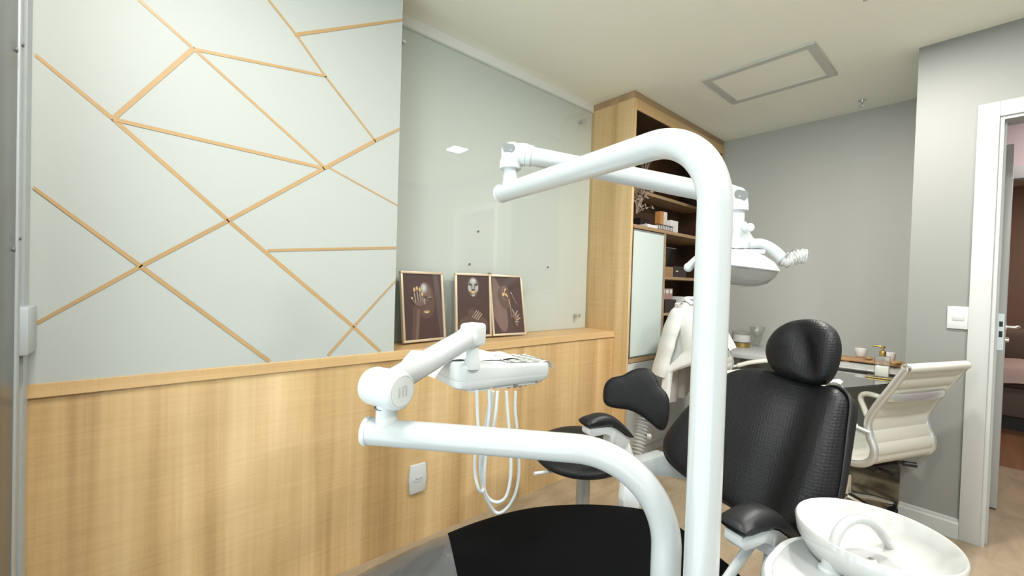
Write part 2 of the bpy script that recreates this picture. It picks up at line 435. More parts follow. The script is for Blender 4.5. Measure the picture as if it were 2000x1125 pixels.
# corridor and the far room
struct(MB().box((XE+.1, -1.60, 0), (4.62, -1.50, H)).done('wall_corridor', 'mauve'))
struct(MB().box((XP+.12, YR-.1, 0), (4.62, YR, H)).done('wall_corridor_near', 'mauve'))
fw_ = MB(); fw_.box((4.6, -1.80, 0), (4.7, -1.2, H)); fw_.box((4.6, -2.65, 2.08), (4.7, -1.80, H)); fw_.box((4.6, YR-.1, 0), (4.7, -2.65, H))
struct(fw_.done('wall_corridor_far', 'mauve', sharp=20), 'mauve corridor wall with a second doorway')
d2 = struct(MB().box((4.575, -2.65, 2.06), (4.72, -1.80, 2.15), .003).done('door_2', 'trim'), 'white casing of the far doorway')
MB().box((4.575, -1.80, 0), (4.72, -1.73, 2.15), .003).done('casing_post', 'trim', d2)
lf = struct(MB().box((3.70, -1.785, .008), (4.50, -1.748, 2.10), .002).done('door_3', 'trim'), 'white door leaf standing open in the corridor')
b = MB(); zc = at(1950, 648, X=3.70).z
b.box((3.696, -1.779, zc-.105), (3.7005, -1.754, zc+.105)); b.done('lock_plate', 'alu', lf)
b = MB(); b.box((3.6945, -1.774, zc+.03), (3.6965, -1.760, zc+.06)); b.box((3.6945, -1.774, zc-.03), (3.6965, -1.760, zc+.005)); b.done('latch', 'black', lf)
b = MB(); b.tube(fillet([(3.755, -1.785, zc+.03), (3.755, -1.835, zc+.03), (3.865, -1.84, zc+.03)], .015, 5), .009, 12); b.cyl((3.755, -1.785, zc+.03), (3.755, -1.79, zc+.03), .022); b.done('lever_handle', 'chrome', lf)
b = MB(); b.cyl((3.755, -1.785, zc-.045), (3.755, -1.80, zc-.045), .016); b.done('key_cylinder', 'chrome', lf)
struct(MB().box((4.7, -4.0, -.1), (8.0, -.6, .0)).done('floor_far_room', 'darkwood'), 'brown wood floor of the far room')
fr_ = MB(); fr_.box((7.8, -4.0, 0), (7.9, -.6, H)); fr_.box((4.7, -.7, 0), (7.9, -.6, H)); fr_.box((4.7, -4.0, 0), (7.9, -3.9, H)); fr_.box((4.7, -1.2, 0), (4.72, -.6, H)); fr_.box((4.7, -4, 0), (4.72, YR-.1, H))
struct(fr_.done('wall_far_room', 'brownwall', sharp=20), 'warm brown wall of the far room')
struct(MB().box((4.7, -4.0, H), (8.0, -.6, H+.1)).done('ceiling_far_room', 'ceil'))
sf = thing('sofa', 'brown-grey fabric sofa seen through the far doorway', 'sofa', (6.6, -2.3, 0))
b = MB(); b.box((6.0, -3.2, .12), (7.0, -1.45, .40), .04); b.done('base', 'sofa', sf)
b = MB(); b.box((6.72, -3.2, .38), (7.02, -1.45, .90), .07, 3); b.done('backrest', 'sofa', sf)
b = MB(); b.box((5.98, -3.0, .39), (6.74, -1.68, .58), .06, 3); b.done('seat_cushion', 'sofa', sf)
b = MB(); b.box((5.98, -1.68, .12), (7.0, -1.43, .64), .06, 3); b.done('armrest', 'sofa', sf)
b = MB(); b.box((6.05, -3.1, .0), (6.95, -1.5, .12)); b.done('plinth', 'black', sf)
b = MB(); b.surf(lambda u, v: (5.90+.67*u, -2.75+.98*v, .600+.012*math.sin(9*u+5*v)+.01*math.sin(17*v)+(.0 if u > .10 else -.14*(1-u/.10))), 24, 24, .012)
tag(b.done('throw_blanket', 'throw'), 'pale pink throw blanket lying on the brown sofa seat', 'blanket')

# ------------------------------------------------------------------ window wall (left edge, behind the camera)
wf = MB()
wf.box((XW-.15, YR, 0), (XW-.01, -2.95, H)); wf.box((XW-.15, -2.95, 2.47), (XW-.01, 0, H)); 
struct(wf.done('wall_window', 'paint', sharp=20))
wi = struct(MB().box((XW-.11, -.062, 0), (XW-.004, -.002, H)).done('window_1', 'alup'), 'grey aluminium window frame at the left edge')
b = MB(); b.box((XW-.06, -.105, 0), (XW-.012, -.062, H)); b.done('track_gasket', 'alud', wi)
b = MB(); b.box((XW-.05, -.145, 0), (XW-.003, -.112, H), .002); b.done('sash_bead', 'alup', wi)
b = MB(); b.box((XW-.06, -.34, 0), (XW-.006, -.150, H), .003); b.done('sash_stile', mat('dark_grey_aluminium', (.13, .145, .145), .3, .3), wi)
b = MB(); b.box((XW-.05, -.112, 1.0), (XW+.012, -.004, 1.125), .006); b.done('rail_end', 'alup', wi)
b = MB(); 
for y in (-1.25, -2.1, -2.93): b.box((XW-.10, y-.03, 0), (XW-.02, y+.03, 2.47))
b.box((XW-.10, -2.95, .0), (XW-.02, -.34, .06)); b.box((XW-.10, -2.95, 2.41), (XW-.02, -.34, 2.47)); b.box((XW-.10, -2.95, 1.02), (XW-.02, -.34, 1.08))
b.done('mullions', 'alup', wi, sharp=20)
b = MB(); b.box((XW-.065, -2.95, .06), (XW-.059, -.34, 1.02)); b.box((XW-.065, -2.95, 1.08), (XW-.059, -.34, 2.41)); b.done('panes', 'winglass', wi, smooth=False)
b = MB()
for z in (1.30, 1.78, 2.28): b.cyl((XW-.004, -.13, z), (XW+.0005, -.13, z), .006, n=10); b.cyl((XW-.006, -.17, z-.03), (XW-.003, -.17, z-.03), .006, n=10)
b.done('screw', 'grey_btn', wi)

# ------------------------------------------------------------------ ceiling fittings
ac = thing('ceiling_access_panel', 'rectangular framed access panel in the ceiling', 'ceiling panel', (2.89, -.77, H-.012))
x0, x1, y0, y1 = 2.642, 3.134, -1.073, -.468
b = MB(); t = .045
b.box((x0, y0, H-.012), (x0+t, y1, H-.0005), .002, 1); b.box((x1-t, y0, H-.012), (x1, y1, H-.0005), .002, 1)
b.box((x0+t, y0, H-.012), (x1-t, y0+t, H-.0005), .002, 1); b.box((x0+t, y1-t, H-.012), (x1-t, y1, H-.0005), .002, 1)
b.done('frame', mat('grey_panel_frame', (.52, .53, .48), .5), ac)
MB().box((x0+t, y0+t, H-.005), (x1-t, y1-t, H-.0005)).done('panel', 'ceil', ac)
sp = thing('ceiling_sprinkler', 'small chrome sprinkler head on the ceiling near the end wall', 'sprinkler', (3.69, -1.1, H-.045))
b = MB(); b.cyl((3.69, -1.1, H-.004), (3.69, -1.1, H-.0005), .022); b.cyl((3.69, -1.1, H-.025), (3.69, -1.1, H-.004), .008); b.done('body', 'chrome', sp)
b = MB(); b.tube([(3.69, -1.088, H-.022), (3.69, -1.086, H-.035), (3.69, -1.1, H-.045)], .0025, 8); b.tube([(3.69, -1.112, H-.022), (3.69, -1.114, H-.035), (3.69, -1.1, H-.045)], .0025, 8); b.cyl((3.69, -1.1, H-.048), (3.69, -1.1, H-.045), .014); b.done('deflector', 'chrome', sp)
LX, LY = 2.33, -1.40
lt = thing('ceiling_downlight', 'square white downlight in the ceiling, mirrored in the glass panel', 'ceiling light', (LX, LY, H-.01))
b = MB(); s_ = .095
b.box((LX-s_, LY-s_, H-.008), (LX-s_+.012, LY+s_, H-.0005)); b.box((LX+s_-.012, LY-s_, H-.008), (LX+s_, LY+s_, H-.0005)); b.box((LX-s_+.012, LY-s_, H-.008), (LX+s_-.012, LY-s_+.012, H-.0005)); b.box((LX-s_+.012, LY+s_-.012, H-.008), (LX+s_-.012, LY+s_, H-.0005))
b.done('bezel', 'trim', lt)
MB().box((LX-s_+.012, LY-s_+.012, H-.006), (LX+s_-.012, LY+s_-.012, H-.0005)).done('diffuser', emit('lit_diffuser', (1, .97, .90), 20), lt, smooth=False)

# ------------------------------------------------------------------ switches and sockets
sw = thing('light_switch', 'white square light switch plate beside the door casing', 'light switch', (XP-.008, -1.619, 1.061))
MB().box((XP-.009, -1.658, 1.059), (XP-.0005, -1.580, 1.173), .003).done('plate', 'wt2', sw)
MB().box((XP-.0115, -1.640, 1.102), (XP-.008, -1.598, 1.128), .0015).done('rocker', 'trim', sw)
so = thing('wall_socket', 'white power socket low on the oak panel', 'wall socket', (.96, -.002, .245))
b = MB(); b.prism([(.921, -.008, .235), (.999, -.008, .235), (1.004, -.008, .30), (.999, -.008, .368), (.921, -.008, .368), (.916, -.008, .30)], (0, .0139, 0), .003); b.done('plate', 'wt2', so)
b = MB(); b.prism([(.936, -.0105, .302), (.944, -.0105, .290), (.976, -.0105, .290), (.984, -.0105, .302), (.976, -.0105, .314), (.944, -.0105, .314)], (0, .004, 0)); b.done('outlet', 'wt2', so)
b = MB()
for dx, dz in ((-.012, 0), (0, -.004), (.012, 0)): b.cyl((.96+dx, -.0112, .302+dz), (.96+dx, -.009, .302+dz), .0027, n=10)
b.done('pin_hole', 'grey_btn', so)

# ------------------------------------------------------------------ framed pictures on the ledge
def picture(TL, TR, BL, BR, label, art, yb):
    bl = at(*BL, Z=ZL+.001); br = at(*BR, Z=ZL+.001)
    bl.y = min(bl.y, YG-.06); br.y = min(br.y, YG-.06)
    tl = at(*TL, Y=YG-.036); tr = at(*TR, Y=YG-.036)
    u = (br-bl); wd = (u.length + (tr-tl).length)/2*.965; u.z = 0; u.normalize()
    vv = (tl+tr)/2-(bl+br)/2; ht = vv.length; vv = (vv-u*vv.dot(u)).normalized(); nf = u.cross(vv); nf = -nf if nf.y > 0 else nf
    O = (bl+br)/2 - u*(wd/2); O.z = ZL+.001+.006
    p = thing('framed_picture', label, 'picture', (O+u*wd/2)*1.0, 'framed pictures leaning on the ledge')
    P = lambda a, b_, k=0: O + u*(a*wd) + vv*(b_*ht) + nf*k
    fx, fy = .012/wd, .012/ht
    b = MB(); t = .018
    for a0, b0, a1, b1 in ((0, 0, 1, fy), (0, 1-fy, 1, 1), (0, fy, fx, 1-fy), (1-fx, fy, 1, 1-fy)):
        b.prism([P(a0, b0), P(a1, b0), P(a1, b1), P(a0, b1)], nf*t, .0015)
    b.done('frame', 'frame', p, sharp=30)
    b = MB(); b.prism([P(fx, fy, .004), P(1-fx, fy, .004), P(1-fx, 1-fy, .004), P(fx, 1-fy, .004)], nf*.006)
    mats = ['brown', 'brown2', 'brown3', 'silver_ink', 'gold_ink', 'bright_ink', 'boxdark', 'dim_ink']
    for i, it in enumerate(art):
        k = .0102+.00012*i; b.mi = it[1]
        if it[0] == 'e':
            _, _, cu, cv, ru, rv, an = it; ca, sa = math.cos(an), math.sin(an)
            pts = []
            for q in range(28):
                x, y = ru*wd*math.cos(2*PI*q/28), rv*ht*math.sin(2*PI*q/28)
                pts.append(P(cu+(x*ca-y*sa)/wd, cv+(x*sa+y*ca)/ht, k))
            b.poly(pts)
        else:
            _, _, a0, b0, a1, b1, w0, w1 = it
            A, B = V((a0*wd, b0*ht)), V((a1*wd, b1*ht)); d = (B-A).normalized(); nn = V((-d.y, d.x))
            cs = [A+nn*w0*wd, A-nn*w0*wd, B-nn*w1*wd, B+nn*w1*wd]
            b.poly([P(q.x/wd, q.y/ht, k) for q in cs])
    b.mi = 0
    b.done('print', mats, p, smooth=False, recalc=False)
    b = MB(); b.prism([P(fx, fy, .0145), P(1-fx, fy, .0145), P(1-fx, 1-fy, .0145), P(fx, 1-fy, .0145)], nf*.0008); b.done('glazing', M['picglass'], p, smooth=False)
    return p
M['picglass'] = glass('picture_glass', (.99, .99, .99), .7)
E_, S_ = 'e', 's'
art1 = [(E_, 1, .58, .58, .20, .26, 0), (S_, 1, .36, .50, .28, .02, .10, .08), (S_, 2, .38, .46, .31, .02, .028, .03), (E_, 2, .56, .69, .14, .12, 0), (E_, 2, .54, .74, .12, .11, 0), (E_, 7, .53, .755, .095, .085, 0), (E_, 3, .525, .765, .065, .06, 0), (E_, 5, .52, .77, .03, .03, 0),
        (E_, 0, .62, .62, .10, .02, -.2), (S_, 3, .60, .625, .72, .635, .006, .004), (S_, 3, .525, .61, .53, .53, .012, .016), (E_, 4, .57, .425, .075, .012, 0), (E_, 0, .57, .424, .06, .003, 0), (E_, 4, .57, .41, .05, .010, 0)]
for a0, a1, tb in ((.31, .30, .75), (.37, .36, .77), (.43, .42, .75), (.49, .475, .69)):
    art1 += [(S_, 2, a0+.02, .52, a1, tb-.05, .020, .024), (E_, 4, a1, tb-.01, .024, .032, 0), (S_, 3, a0+.01, .56, a1-.004, tb-.06, .005, .006)]
art1 += [(S_, 2, .33, .52, .235, .61, .022, .018), (E_, 4, .235, .62, .02, .018, .8), (E_, 2, .40, .54, .085, .035, 0)]
art2 = [(E_, 1, .50, .18, .42, .17, 0), (E_, 1, .50, .79, .17, .16, 0), (E_, 2, .50, .795, .145, .145, 0), (E_, 7, .50, .80, .135, .135, 0), (E_, 3, .50, .875, .09, .05, 0), (E_, 5, .50, .885, .045, .024, 0),
        (E_, 3, .405, .765, .045, .055, .15), (E_, 3, .595, .765, .045, .055, -.15), (E_, 6, .42, .825, .045, .014, 0), (E_, 6, .58, .825, .045, .014, 0), (S_, 3, .50, .86, .50, .76, .014, .026),
        (E_, 6, .50, .742, .04, .008, 0), (E_, 4, .50, .712, .065, .013, 0), (E_, 4, .50, .694, .05, .012, 0), (E_, 3, .50, .655, .05, .016, 0), (S_, 0, .435, .703, .565, .703, .003, .003)]
for i in range(4): art2 += [(S_, 2, .44+.05*i, .30-.015*i, .59+.045*i, .42-.02*i, .022, .018), (S_, 4 if i % 2 else 3, .46+.05*i, .315-.015*i, .60+.045*i, .425-.02*i, .006, .008)]
art2 += [(S_, 2, .40, .44, .55, .47, .005, .004), (S_, 2, .42, .41, .50, .43, .005, .004), (E_, 1, .43, .39, .1, .06, .4)]
art3 = [(E_, 2, .20, .55, .22, .5, .25), (E_, 1, .42, .62, .18, .20, .2), (E_, 2, .46, .70, .12, .12, 0), (E_, 1, .48, .69, .09, .10, .1), (E_, 4, .40, .675, .035, .03, 0), (S_, 4, .45, .76, .43, .69, .012, .008), (S_, 4, .46, .69, .53, .63, .03, .012), (E_, 4, .47, .76, .025, .02, .6),
        (S_, 4, .55, .60, .59, .46, .012, .006), (S_, 4, .585, .47, .60, .29, .007, .004), (S_, 3, .62, .72, .78, .52, .005, .004), (E_, 3, .64, .70, .02, .012, 0), (S_, 2, .64, .35, .80, .25, .07, .06),
        (S_, 3, .62, .43, .68, .36, .012, .010), (S_, 4, .70, .32, .79, .40, .010, .012), (S_, 3, .74, .28, .83, .34, .010, .012), (S_, 4, .72, .24, .86, .28, .009, .012), (S_, 3, .68, .22, .80, .21, .009, .011), (S_, 4, .70, .20, .76, .15, .008, .007)]
picture((775, 532), (860, 535), (779, 674), (865, 662.5), 'framed dark portrait with a raised gold-tipped hand, beside the white wall', art1, .1)
picture((869, 536), (945, 538), (879, 660), (955, 659), 'framed dark portrait of a silvery face with a hand on the chest', art2, .1)
picture((948, 538), (1013, 542), (961, 659), (1025, 655), 'framed dark print of a hand and dangling gold jewellery', art3, .1)

# ------------------------------------------------------------------ tall oak bookcase cabinet
cab = thing('tall_cabinet', 'tall oak cabinet with dark open shelves and white doors', 'cabinet', (3.18, .07, 0))
XR = 3.895
b = MB(); b.box((XC, YC, 0), (XC+.025, YG+.018, 2.50), .001, 1); b.done('side_panel', 'oak', cab)
b = MB(); b.box((XR-.025, YC, 0), (XR, YG+.018, 2.50), .001, 1); b.done('side_panel', 'oak', cab)
b = MB(); b.box((XC+.025, YC, 2.425), (XR-.025, YG+.018, 2.50), .001, 1); b.done('top_panel', 'oak_h', cab)
b = MB(); b.box((XC+.004, YC+.006, 2.50), (XR, YG+.018, H-.001)); b.done('filler_strip', 'shelf', cab)
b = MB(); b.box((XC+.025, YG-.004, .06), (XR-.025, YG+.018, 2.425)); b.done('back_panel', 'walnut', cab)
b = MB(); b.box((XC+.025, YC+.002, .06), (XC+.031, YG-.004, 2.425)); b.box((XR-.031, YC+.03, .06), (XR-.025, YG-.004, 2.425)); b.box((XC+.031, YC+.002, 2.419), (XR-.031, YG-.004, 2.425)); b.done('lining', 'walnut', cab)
SH = [(1.625, 1.650, XC+.031, XR-.031, YC+.002), (1.93, 1.955, XC+.031, XR-.031, YC+.15), (1.283, 1.305, 2.945, XR-.031, YC+.012), (1.005, 1.027, 2.945, XR-.031, YC+.012), (.690, .722, XC+.031, XR-.031, YC+.002)]
for z0, z1, xa, xb, yf in SH:
    b = MB(); b.box((xa, yf, z0), (xb, YG-.004, z1), .001, 1); b.done('shelf', 'shelf', cab)
b = MB(); b.box((2.92, YC+.004, .722), (2.945, YG-.004, 1.625)); b.done('divider', 'shelf', cab)
gd = MB(); xa, xb, z0, z1 = XC+.034, 2.917, .726, 1.618
t = .009
for q in (((xa, z0), (xa+t, z1)), ((xb-t, z0), (xb, z1)), ((xa+t, z0), (xb-t, z0+t)), ((xa+t, z1-t), (xb-t, z1))): gd.box((q[0][0], YC+.001, q[0][1]), (q[1][0], YC+.019, q[1][1]))
gdo = gd.done('door', 'alu', cab, sharp=20)
MB().box((xa+t, YC+.004, z0+t), (xb-t, YC+.012, z1-t)).done('frosted_pane', 'frost', gdo)
b = MB(); b.box((3.475, YC+.012, 1.957), (3.862, YC+.03, 2.417), .001, 1); ud = b.done('door', 'frost', cab)
b = MB(); b.box((3.455, YC+.010, 1.957), (3.475, YC+.032, 2.417)); b.done('edge_profile', 'alu', ud)
for k in range(3):
    xa = XC+.028+k*.463; b = MB(); b.box((xa, YC-.0, .07), (xa+.459, YC+.018, .685), .0015, 1); d_ = b.done('door', 'wt2', cab)
    kx = xa+.42 if k % 2 == 0 else xa+.04
    b = MB(); b.cyl((kx, YC-.022, .63), (kx, YC, .63), .009, bev=.002); b.done('knob', 'black', d_)
b = MB(); b.box((XC+.025, YC+.012, 0), (XR-.025, YC+.03, .068)); b.done('plinth', 'wt2', cab)

def carton(c, sx, sy, sz, m_, name, label, group=None, stripe=None, rot=0):
    c = V(c); ax = V((math.cos(rot), math.sin(rot), 0)); ay = V((-ax.y, ax.x, 0))
    b = MB(); b.obox(c+Zv*(sz/2), ax, ay, Zv, (sx/2, sy/2, sz/2), .0012, 1)
    mats = [m_]
    if stripe:
        mats.append(stripe[0]); b.mi = 1
        for (u0, v0, u1, v1) in stripe[1]:
            q = lambda u, v: c + ax*(sx*(u-.5)) - ay*(sy/2+.0006) + Zv*(sz*v)
            b.poly([q(u0, v0), q(u1, v0), q(u1, v1), q(u0, v1)])
    return tag(b.done(name, mats, None, sharp=30), label, 'box' if 'box' in name or 'carton' in name else name.split('_')[-1], group)
zs = 1.6505
xs = lambda px, y, z=1.65: at(px, 445, Y=y).x
G1 = 'boxes on the upper cabinet shelf'
carton((xs(1259, -.03), -.03, zs), .13, .13, .022, 'boxwh', 'paper_booklet', 'white booklet lying at the left end of the upper shelf', G1)
tx0 = xs(1277, -.05); tr_ = thing('wire_letter_tray', 'black wire letter tray holding papers on the upper shelf', 'tray', (tx0+.11, -.0, zs))
b = MB(); 
for z in (zs+.004, zs+.04): b.tube([(tx0, -.085, z), (tx0+.22, -.085, z), (tx0+.22, .12, z), (tx0, .12, z)], .003, 8, closed=True)
for k in range(9): b.tube([(tx0+.01+.025*k, -.085, zs+.004), (tx0+.01+.025*k, -.085, zs+.04)], .0018, 6)
b.done('wire_frame', 'black', tr_)
MB().box((tx0+.007, -.078, zs+.006), (tx0+.213, .114, zs+.034)).done('paper_sheets', 'boxwh', tr_)
carton((xs(1268, .10)-.02, .16, zs), .13, .07, .12, 'boxdark', 'carton_box', 'dark brown carton with pale lettering on the upper shelf', G1, ('boxwh', [(.45, .62, .85, .67), (.5, .5, .8, .54)]))
carton((xs(1287, .03), .03, zs+.046), .045, .05, .125, 'boxor', 'carton_box', 'orange carton standing behind the letter tray', G1)
carton((xs(1287, .03)+.052, .03, zs+.046), .05, .05, .125, 'boxwh', 'carton_box', 'tall white carton standing beside the orange one', G1, ('boxor', [(.2, .15, .3, .75)]))
carton((tx0+.29, -.02, zs), .11, .08, .10, 'boxwh', 'carton_box', 'low white carton at the right end of the upper shelf', G1, ('logo', [(.2, .55, .8, .62), (.2, .4, .6, .46)]))
zs = 1.306; G2 = 'boxes on the middle cabinet shelf'
carton((3.045, -.03, zs), .13, .10, .075, 'kraft', 'carton_box', 'kraft cardboard box on the middle shelf', G2)
carton((3.225, -.03, zs), .20, .10, .085, 'boxdark', 'carton_box', 'flat black box on the middle shelf beside the kraft box', G2, ('boxwh', [(.12, .5, .32, .58)]))
carton((3.05, .0, zs+.0755), .06, .06, .07, 'kraft', 'carton_box', 'small kraft carton on top of the kraft box', G2)
fr2 = thing('photo_frame', 'black picture frame with pale inner line standing on the middle shelf', 'picture frame', (3.25, .12, zs))
b = MB(); b.obox((3.28, .12, zs+.135), Xv, V((0, .98, .17)), V((0, -.17, .98)), (.19, .008, .13), .003); b.done('panel', 'screen', fr2)
b = MB()
for q0, q1 in (((3.10, 1.555), (3.46, 1.559)), ((3.10, 1.33), (3.104, 1.555))): b.box((q0[0], .085, q0[1]), (q1[0], .088, q1[1]))
b.done('inner_line', 'alu', fr2)
zs = 1.0275; G3 = 'boxes on the lower cabinet shelf'
carton((3.06, -.02, zs), .17, .15, .10, 'boxdark', 'carton_box', 'dark flat box under the speckled cartons', G3)
for k, lb in enumerate(('leftmost speckled carton of three beside the lab coat', 'middle speckled carton of three on the dark box', 'right speckled carton of three nearest the lab coat')):
    carton((3.01+.056*k, -.03, zs+.1005), .052, .06, .085, 'boxpat', 'carton_box', lb, G3, ('boxwh', [(.15, .55, .85, .9)]))
carton((3.33, -.03, zs), .20, .14, .12, 'boxwh', 'carton_box', 'pale flat box behind the shoulder of the lab coat', G3, ('grey_btn', [(.1, .6, .8, .7)]))
carton((3.05, -.0, .7235), .14, .16, .06, 'boxwh', 'paper_stack', 'short stack of white paper on the lowest open shelf')
# dried branches on the upper shelf
vs = thing('dried_branch_vase', 'dark vase of dried branches in the top compartment', 'dried branches', (2.97, .12, 1.9555))
b = MB(); b.lathe([(0, 0), (.035, 0), (.05, .05), (.042, .11), (.02, .15), (.024, .165), (.018, .165), (.015, .15), (0, .14)], (2.97, .12, 1.9555), n=24); b.done('vase', 'boxdark', vs)
b = MB()
for k in range(26):
    a = random.uniform(0, 2*PI); r = random.uniform(.04, .16); z = random.uniform(.12, .26)
    p0 = V((2.97, .12, 2.08)); p2 = p0 + V((abs(r*math.cos(a))*1.2-.06, r*math.sin(a)*.55, z)); p1 = (p0+p2)/2+V((0, 0, .05))
    path = spline([p0, p1, p2], 5); b.tube(path, [.0028-.0003*i/len(path)*8 for i in range(len(path))], 6)
    for q in path[4::2]:
        e = q+V((random.uniform(-.03, .03), random.uniform(-.02, .02), random.uniform(-.01, .03))); b.tube([q, e], [.0016, .0006], 5)
b.done('branch', 'dried', vs)
hg = thing('dried_leaf_spray', 'spray of dried leaves lying on the upper shelf below the branches', 'dried leaves', (2.62, .0, 1.651))
b = MB()
for k in range(16):
    a = random.uniform(-.6, 2.2); L = random.uniform(.12, .24); p0 = V((2.72, .02, 1.76)); p1 = p0+V((math.cos(a)*L*.7, -.05*random.random(), abs(math.sin(a))*L+.02))
    path = spline([p0, (p0+p1)/2+V((.01, 0, .03)), p1], 4); b.tube(path, .002, 5)
    for q in path[2:]:
        d = V((random.uniform(-1, 1), random.uniform(-.4, .4), random.uniform(-.3, 1))).normalized(); n_ = d.cross(Yv).normalized()*.008
        b.prism([q, q+d*.018+n_, q+d*.04, q+d*.018-n_], (0, .0006, 0))
b.done('stem', 'dried', hg)

# ------------------------------------------------------------------ counter and glass desk
ct = thing('wall_counter', 'long white counter along the end wall', 'counter', (3.6, -.77, 0))
b = MB(); b.prism([(3.23, -.112, .722), (3.35, -1.428, .722), (XE-.002, -1.428, .722), (XE-.002, -.112, .722)], (0, 0, .036), .002); b.done('countertop', 'trim', ct)
b = MB(); b.box((3.50, -.45, 0), (XE-.03, -.115, .722)); b.done('cabinet_body', 'grey_paint', ct)
b = MB(); b.box((XE-.03, -1.428, .60), (XE-.002, -.45, .722)); b.done('support_rail', 'trim', ct)
gk = thing('glass_desk', 'angled clear glass desk top meeting the white counter', 'desk', (2.9, -1.0, 0))
gz = .738
b = MB(); b.prism([(3.268, -1.03, gz), (3.325, -1.41, gz), (3.06, -1.405, gz), (2.566, -1.225, gz), (2.47, -1.15, gz), (2.47, -1.06, gz), (2.52, -1.03, gz)], (0, 0, .0095)); b.done('glass_top', 'desk', gk, smooth=False)
b = MB(); b.box((2.53, -1.14, .02), (2.57, -1.10, .725), .004); b.box((2.48, -1.17, 0), (2.60, -1.06, .02), .004); b.box((2.50, -1.16, .725), (2.60, -1.06, .738)); b.done('pedestal', 'trim', gk, sharp=30)
zt = .7585
# counter-top objects
q = at(1447, 677, Z=zt); jr = thing('glass_biscuit_jar', 'lidded glass jar with gold base on the counter by the coat', 'jar', q)
b = MB(); b.lathe([(0, .012), (.062, .012), (.066, .02), (.066, .11), (.063, .11), (.063, .022), (0, .018)], q, n=32); b.done('body', 'clear', jr)
b = MB(); b.lathe([(0, 0), (.066, 0), (.0675, .004), (.0675, .034), (.0655, .036), (.0655, .012), (0, .012)], q, n=32); b.done('base_band', 'goldmetal', jr)
b = MB(); b.lathe([(.0675, .111), (.069, .116), (.062, .126), (.02, .135), (.006, .14), (.011, .152), (.009, .162), (0, .166)], q, n=32); b.done('lid', 'clear', jr)
b = MB(); b.tube(spline([q+RT*-.064+Zv*.10, q+RT*-.10+Zv*.095, q+RT*-.108+Zv*.06, q+RT*-.09+Zv*.03, q+RT*-.064+Zv*.03], 5), .006, 10); b.done('handle', 'clear', jr)
b = MB(); b.lathe([(.0668, .045), (.0668, .10)], q, n=32); b.done('label_band', 'film', jr)
q = at(1478, 676, Z=zt)
b = MB(); b.lathe([(0, 0), (.036, 0), (.036, .004), (.012, .012), (.008, .03), (.013, .042), (.008, .055), (.012, .066), (.034, .085), (.05, .12), (.055, .16), (.052, .16), (.047, .12), (.030, .09), (0, .075)], q, n=16); tag(b.done('crystal_goblet', 'clear', sharp=25), 'cut crystal goblet standing on the counter beside the jar', 'goblet')
# board with cups
q = at(1702, 713, Z=zt); bd = V((.06, -.998, 0)).normalized(); bx = V((.998, .06, 0))
b = MB(); b.obox(q+bx*.07+Zv*.018, bd, bx, Zv, (.185, .075, .009), .006); 
for i in (-.13, .13): b.obox(q+bx*.07+bd*i+Zv*.0045, bd, bx, Zv, (.015, .06, .0045))
tag(b.done('serving_board', 'board'), 'wooden serving board with cups on the white counter', 'board')
zb = zt+.0275
b = MB(); b.obox(at(1690, 722, Z=zt)+Zv*.003, bd, bx, Zv, (.26, .05, .003), .001, 1); tag(b.done('marble_tile', 'marble'), 'grey marble strip lying on the counter in front of the wooden board', 'tile')
def cup(px, py, r, label):
    q = at(px, py, Z=zb); r_ = r
    b = MB(); b.lathe([(0, 0), (r*.6, 0), (r*.75, .008), (r*.98, .045), (r, .058), (r*.95, .058), (r*.9, .044), (r*.68, .010), (0, .007)], q, n=28); u = tag(b.done('coffee_cup', 'cupw', sharp=60), label, 'cup', 'cups on the wooden board'); return u
cup(1681, 697, .036, 'white cup at the left end of the wooden board')
cup(1737, 706, .032, 'white cup half hidden behind the soap bottle')
q = at(1700, 702, Z=zb)
def nut(px, py, label):
    q = at(px, py, Z=zb); b = MB(); b.ball(q+Zv*.011, .019, 1, 1, .6, 16); tag(b.done('biscuit', mat('biscuit', (.45, .27, .11), .7, bump=('noise', 80, .4))), label, 'biscuit', 'biscuits on the board')
nut(1697, 703, 'golden biscuit beside the left white cup'); nut(1745, 712, 'golden biscuit right of the soap bottle, front'); nut(1753, 711, 'golden biscuit at the right end of the board')
q = at(1662, 700, Z=zt+.005); b = MB()
b.tube(spline([q+Zv*.004, q+bd*.05+Zv*.006, q+bd*-.03+Zv*.02+bx*0, q+bd*-.06+Zv*.035][0:1]+[q+bd*-.02+Zv*.008, q+bd*-.05+Zv*.025, q+bd*-.075+Zv*.037], 5), .007, 10, flat=.5)
b.ball(q+bd*.025+Zv*.008, .022, 1, 1, .35, 16); tag(b.done('ceramic_spoon', 'ceramic'), 'white ceramic spoon with raised handle left of the board', 'spoon')
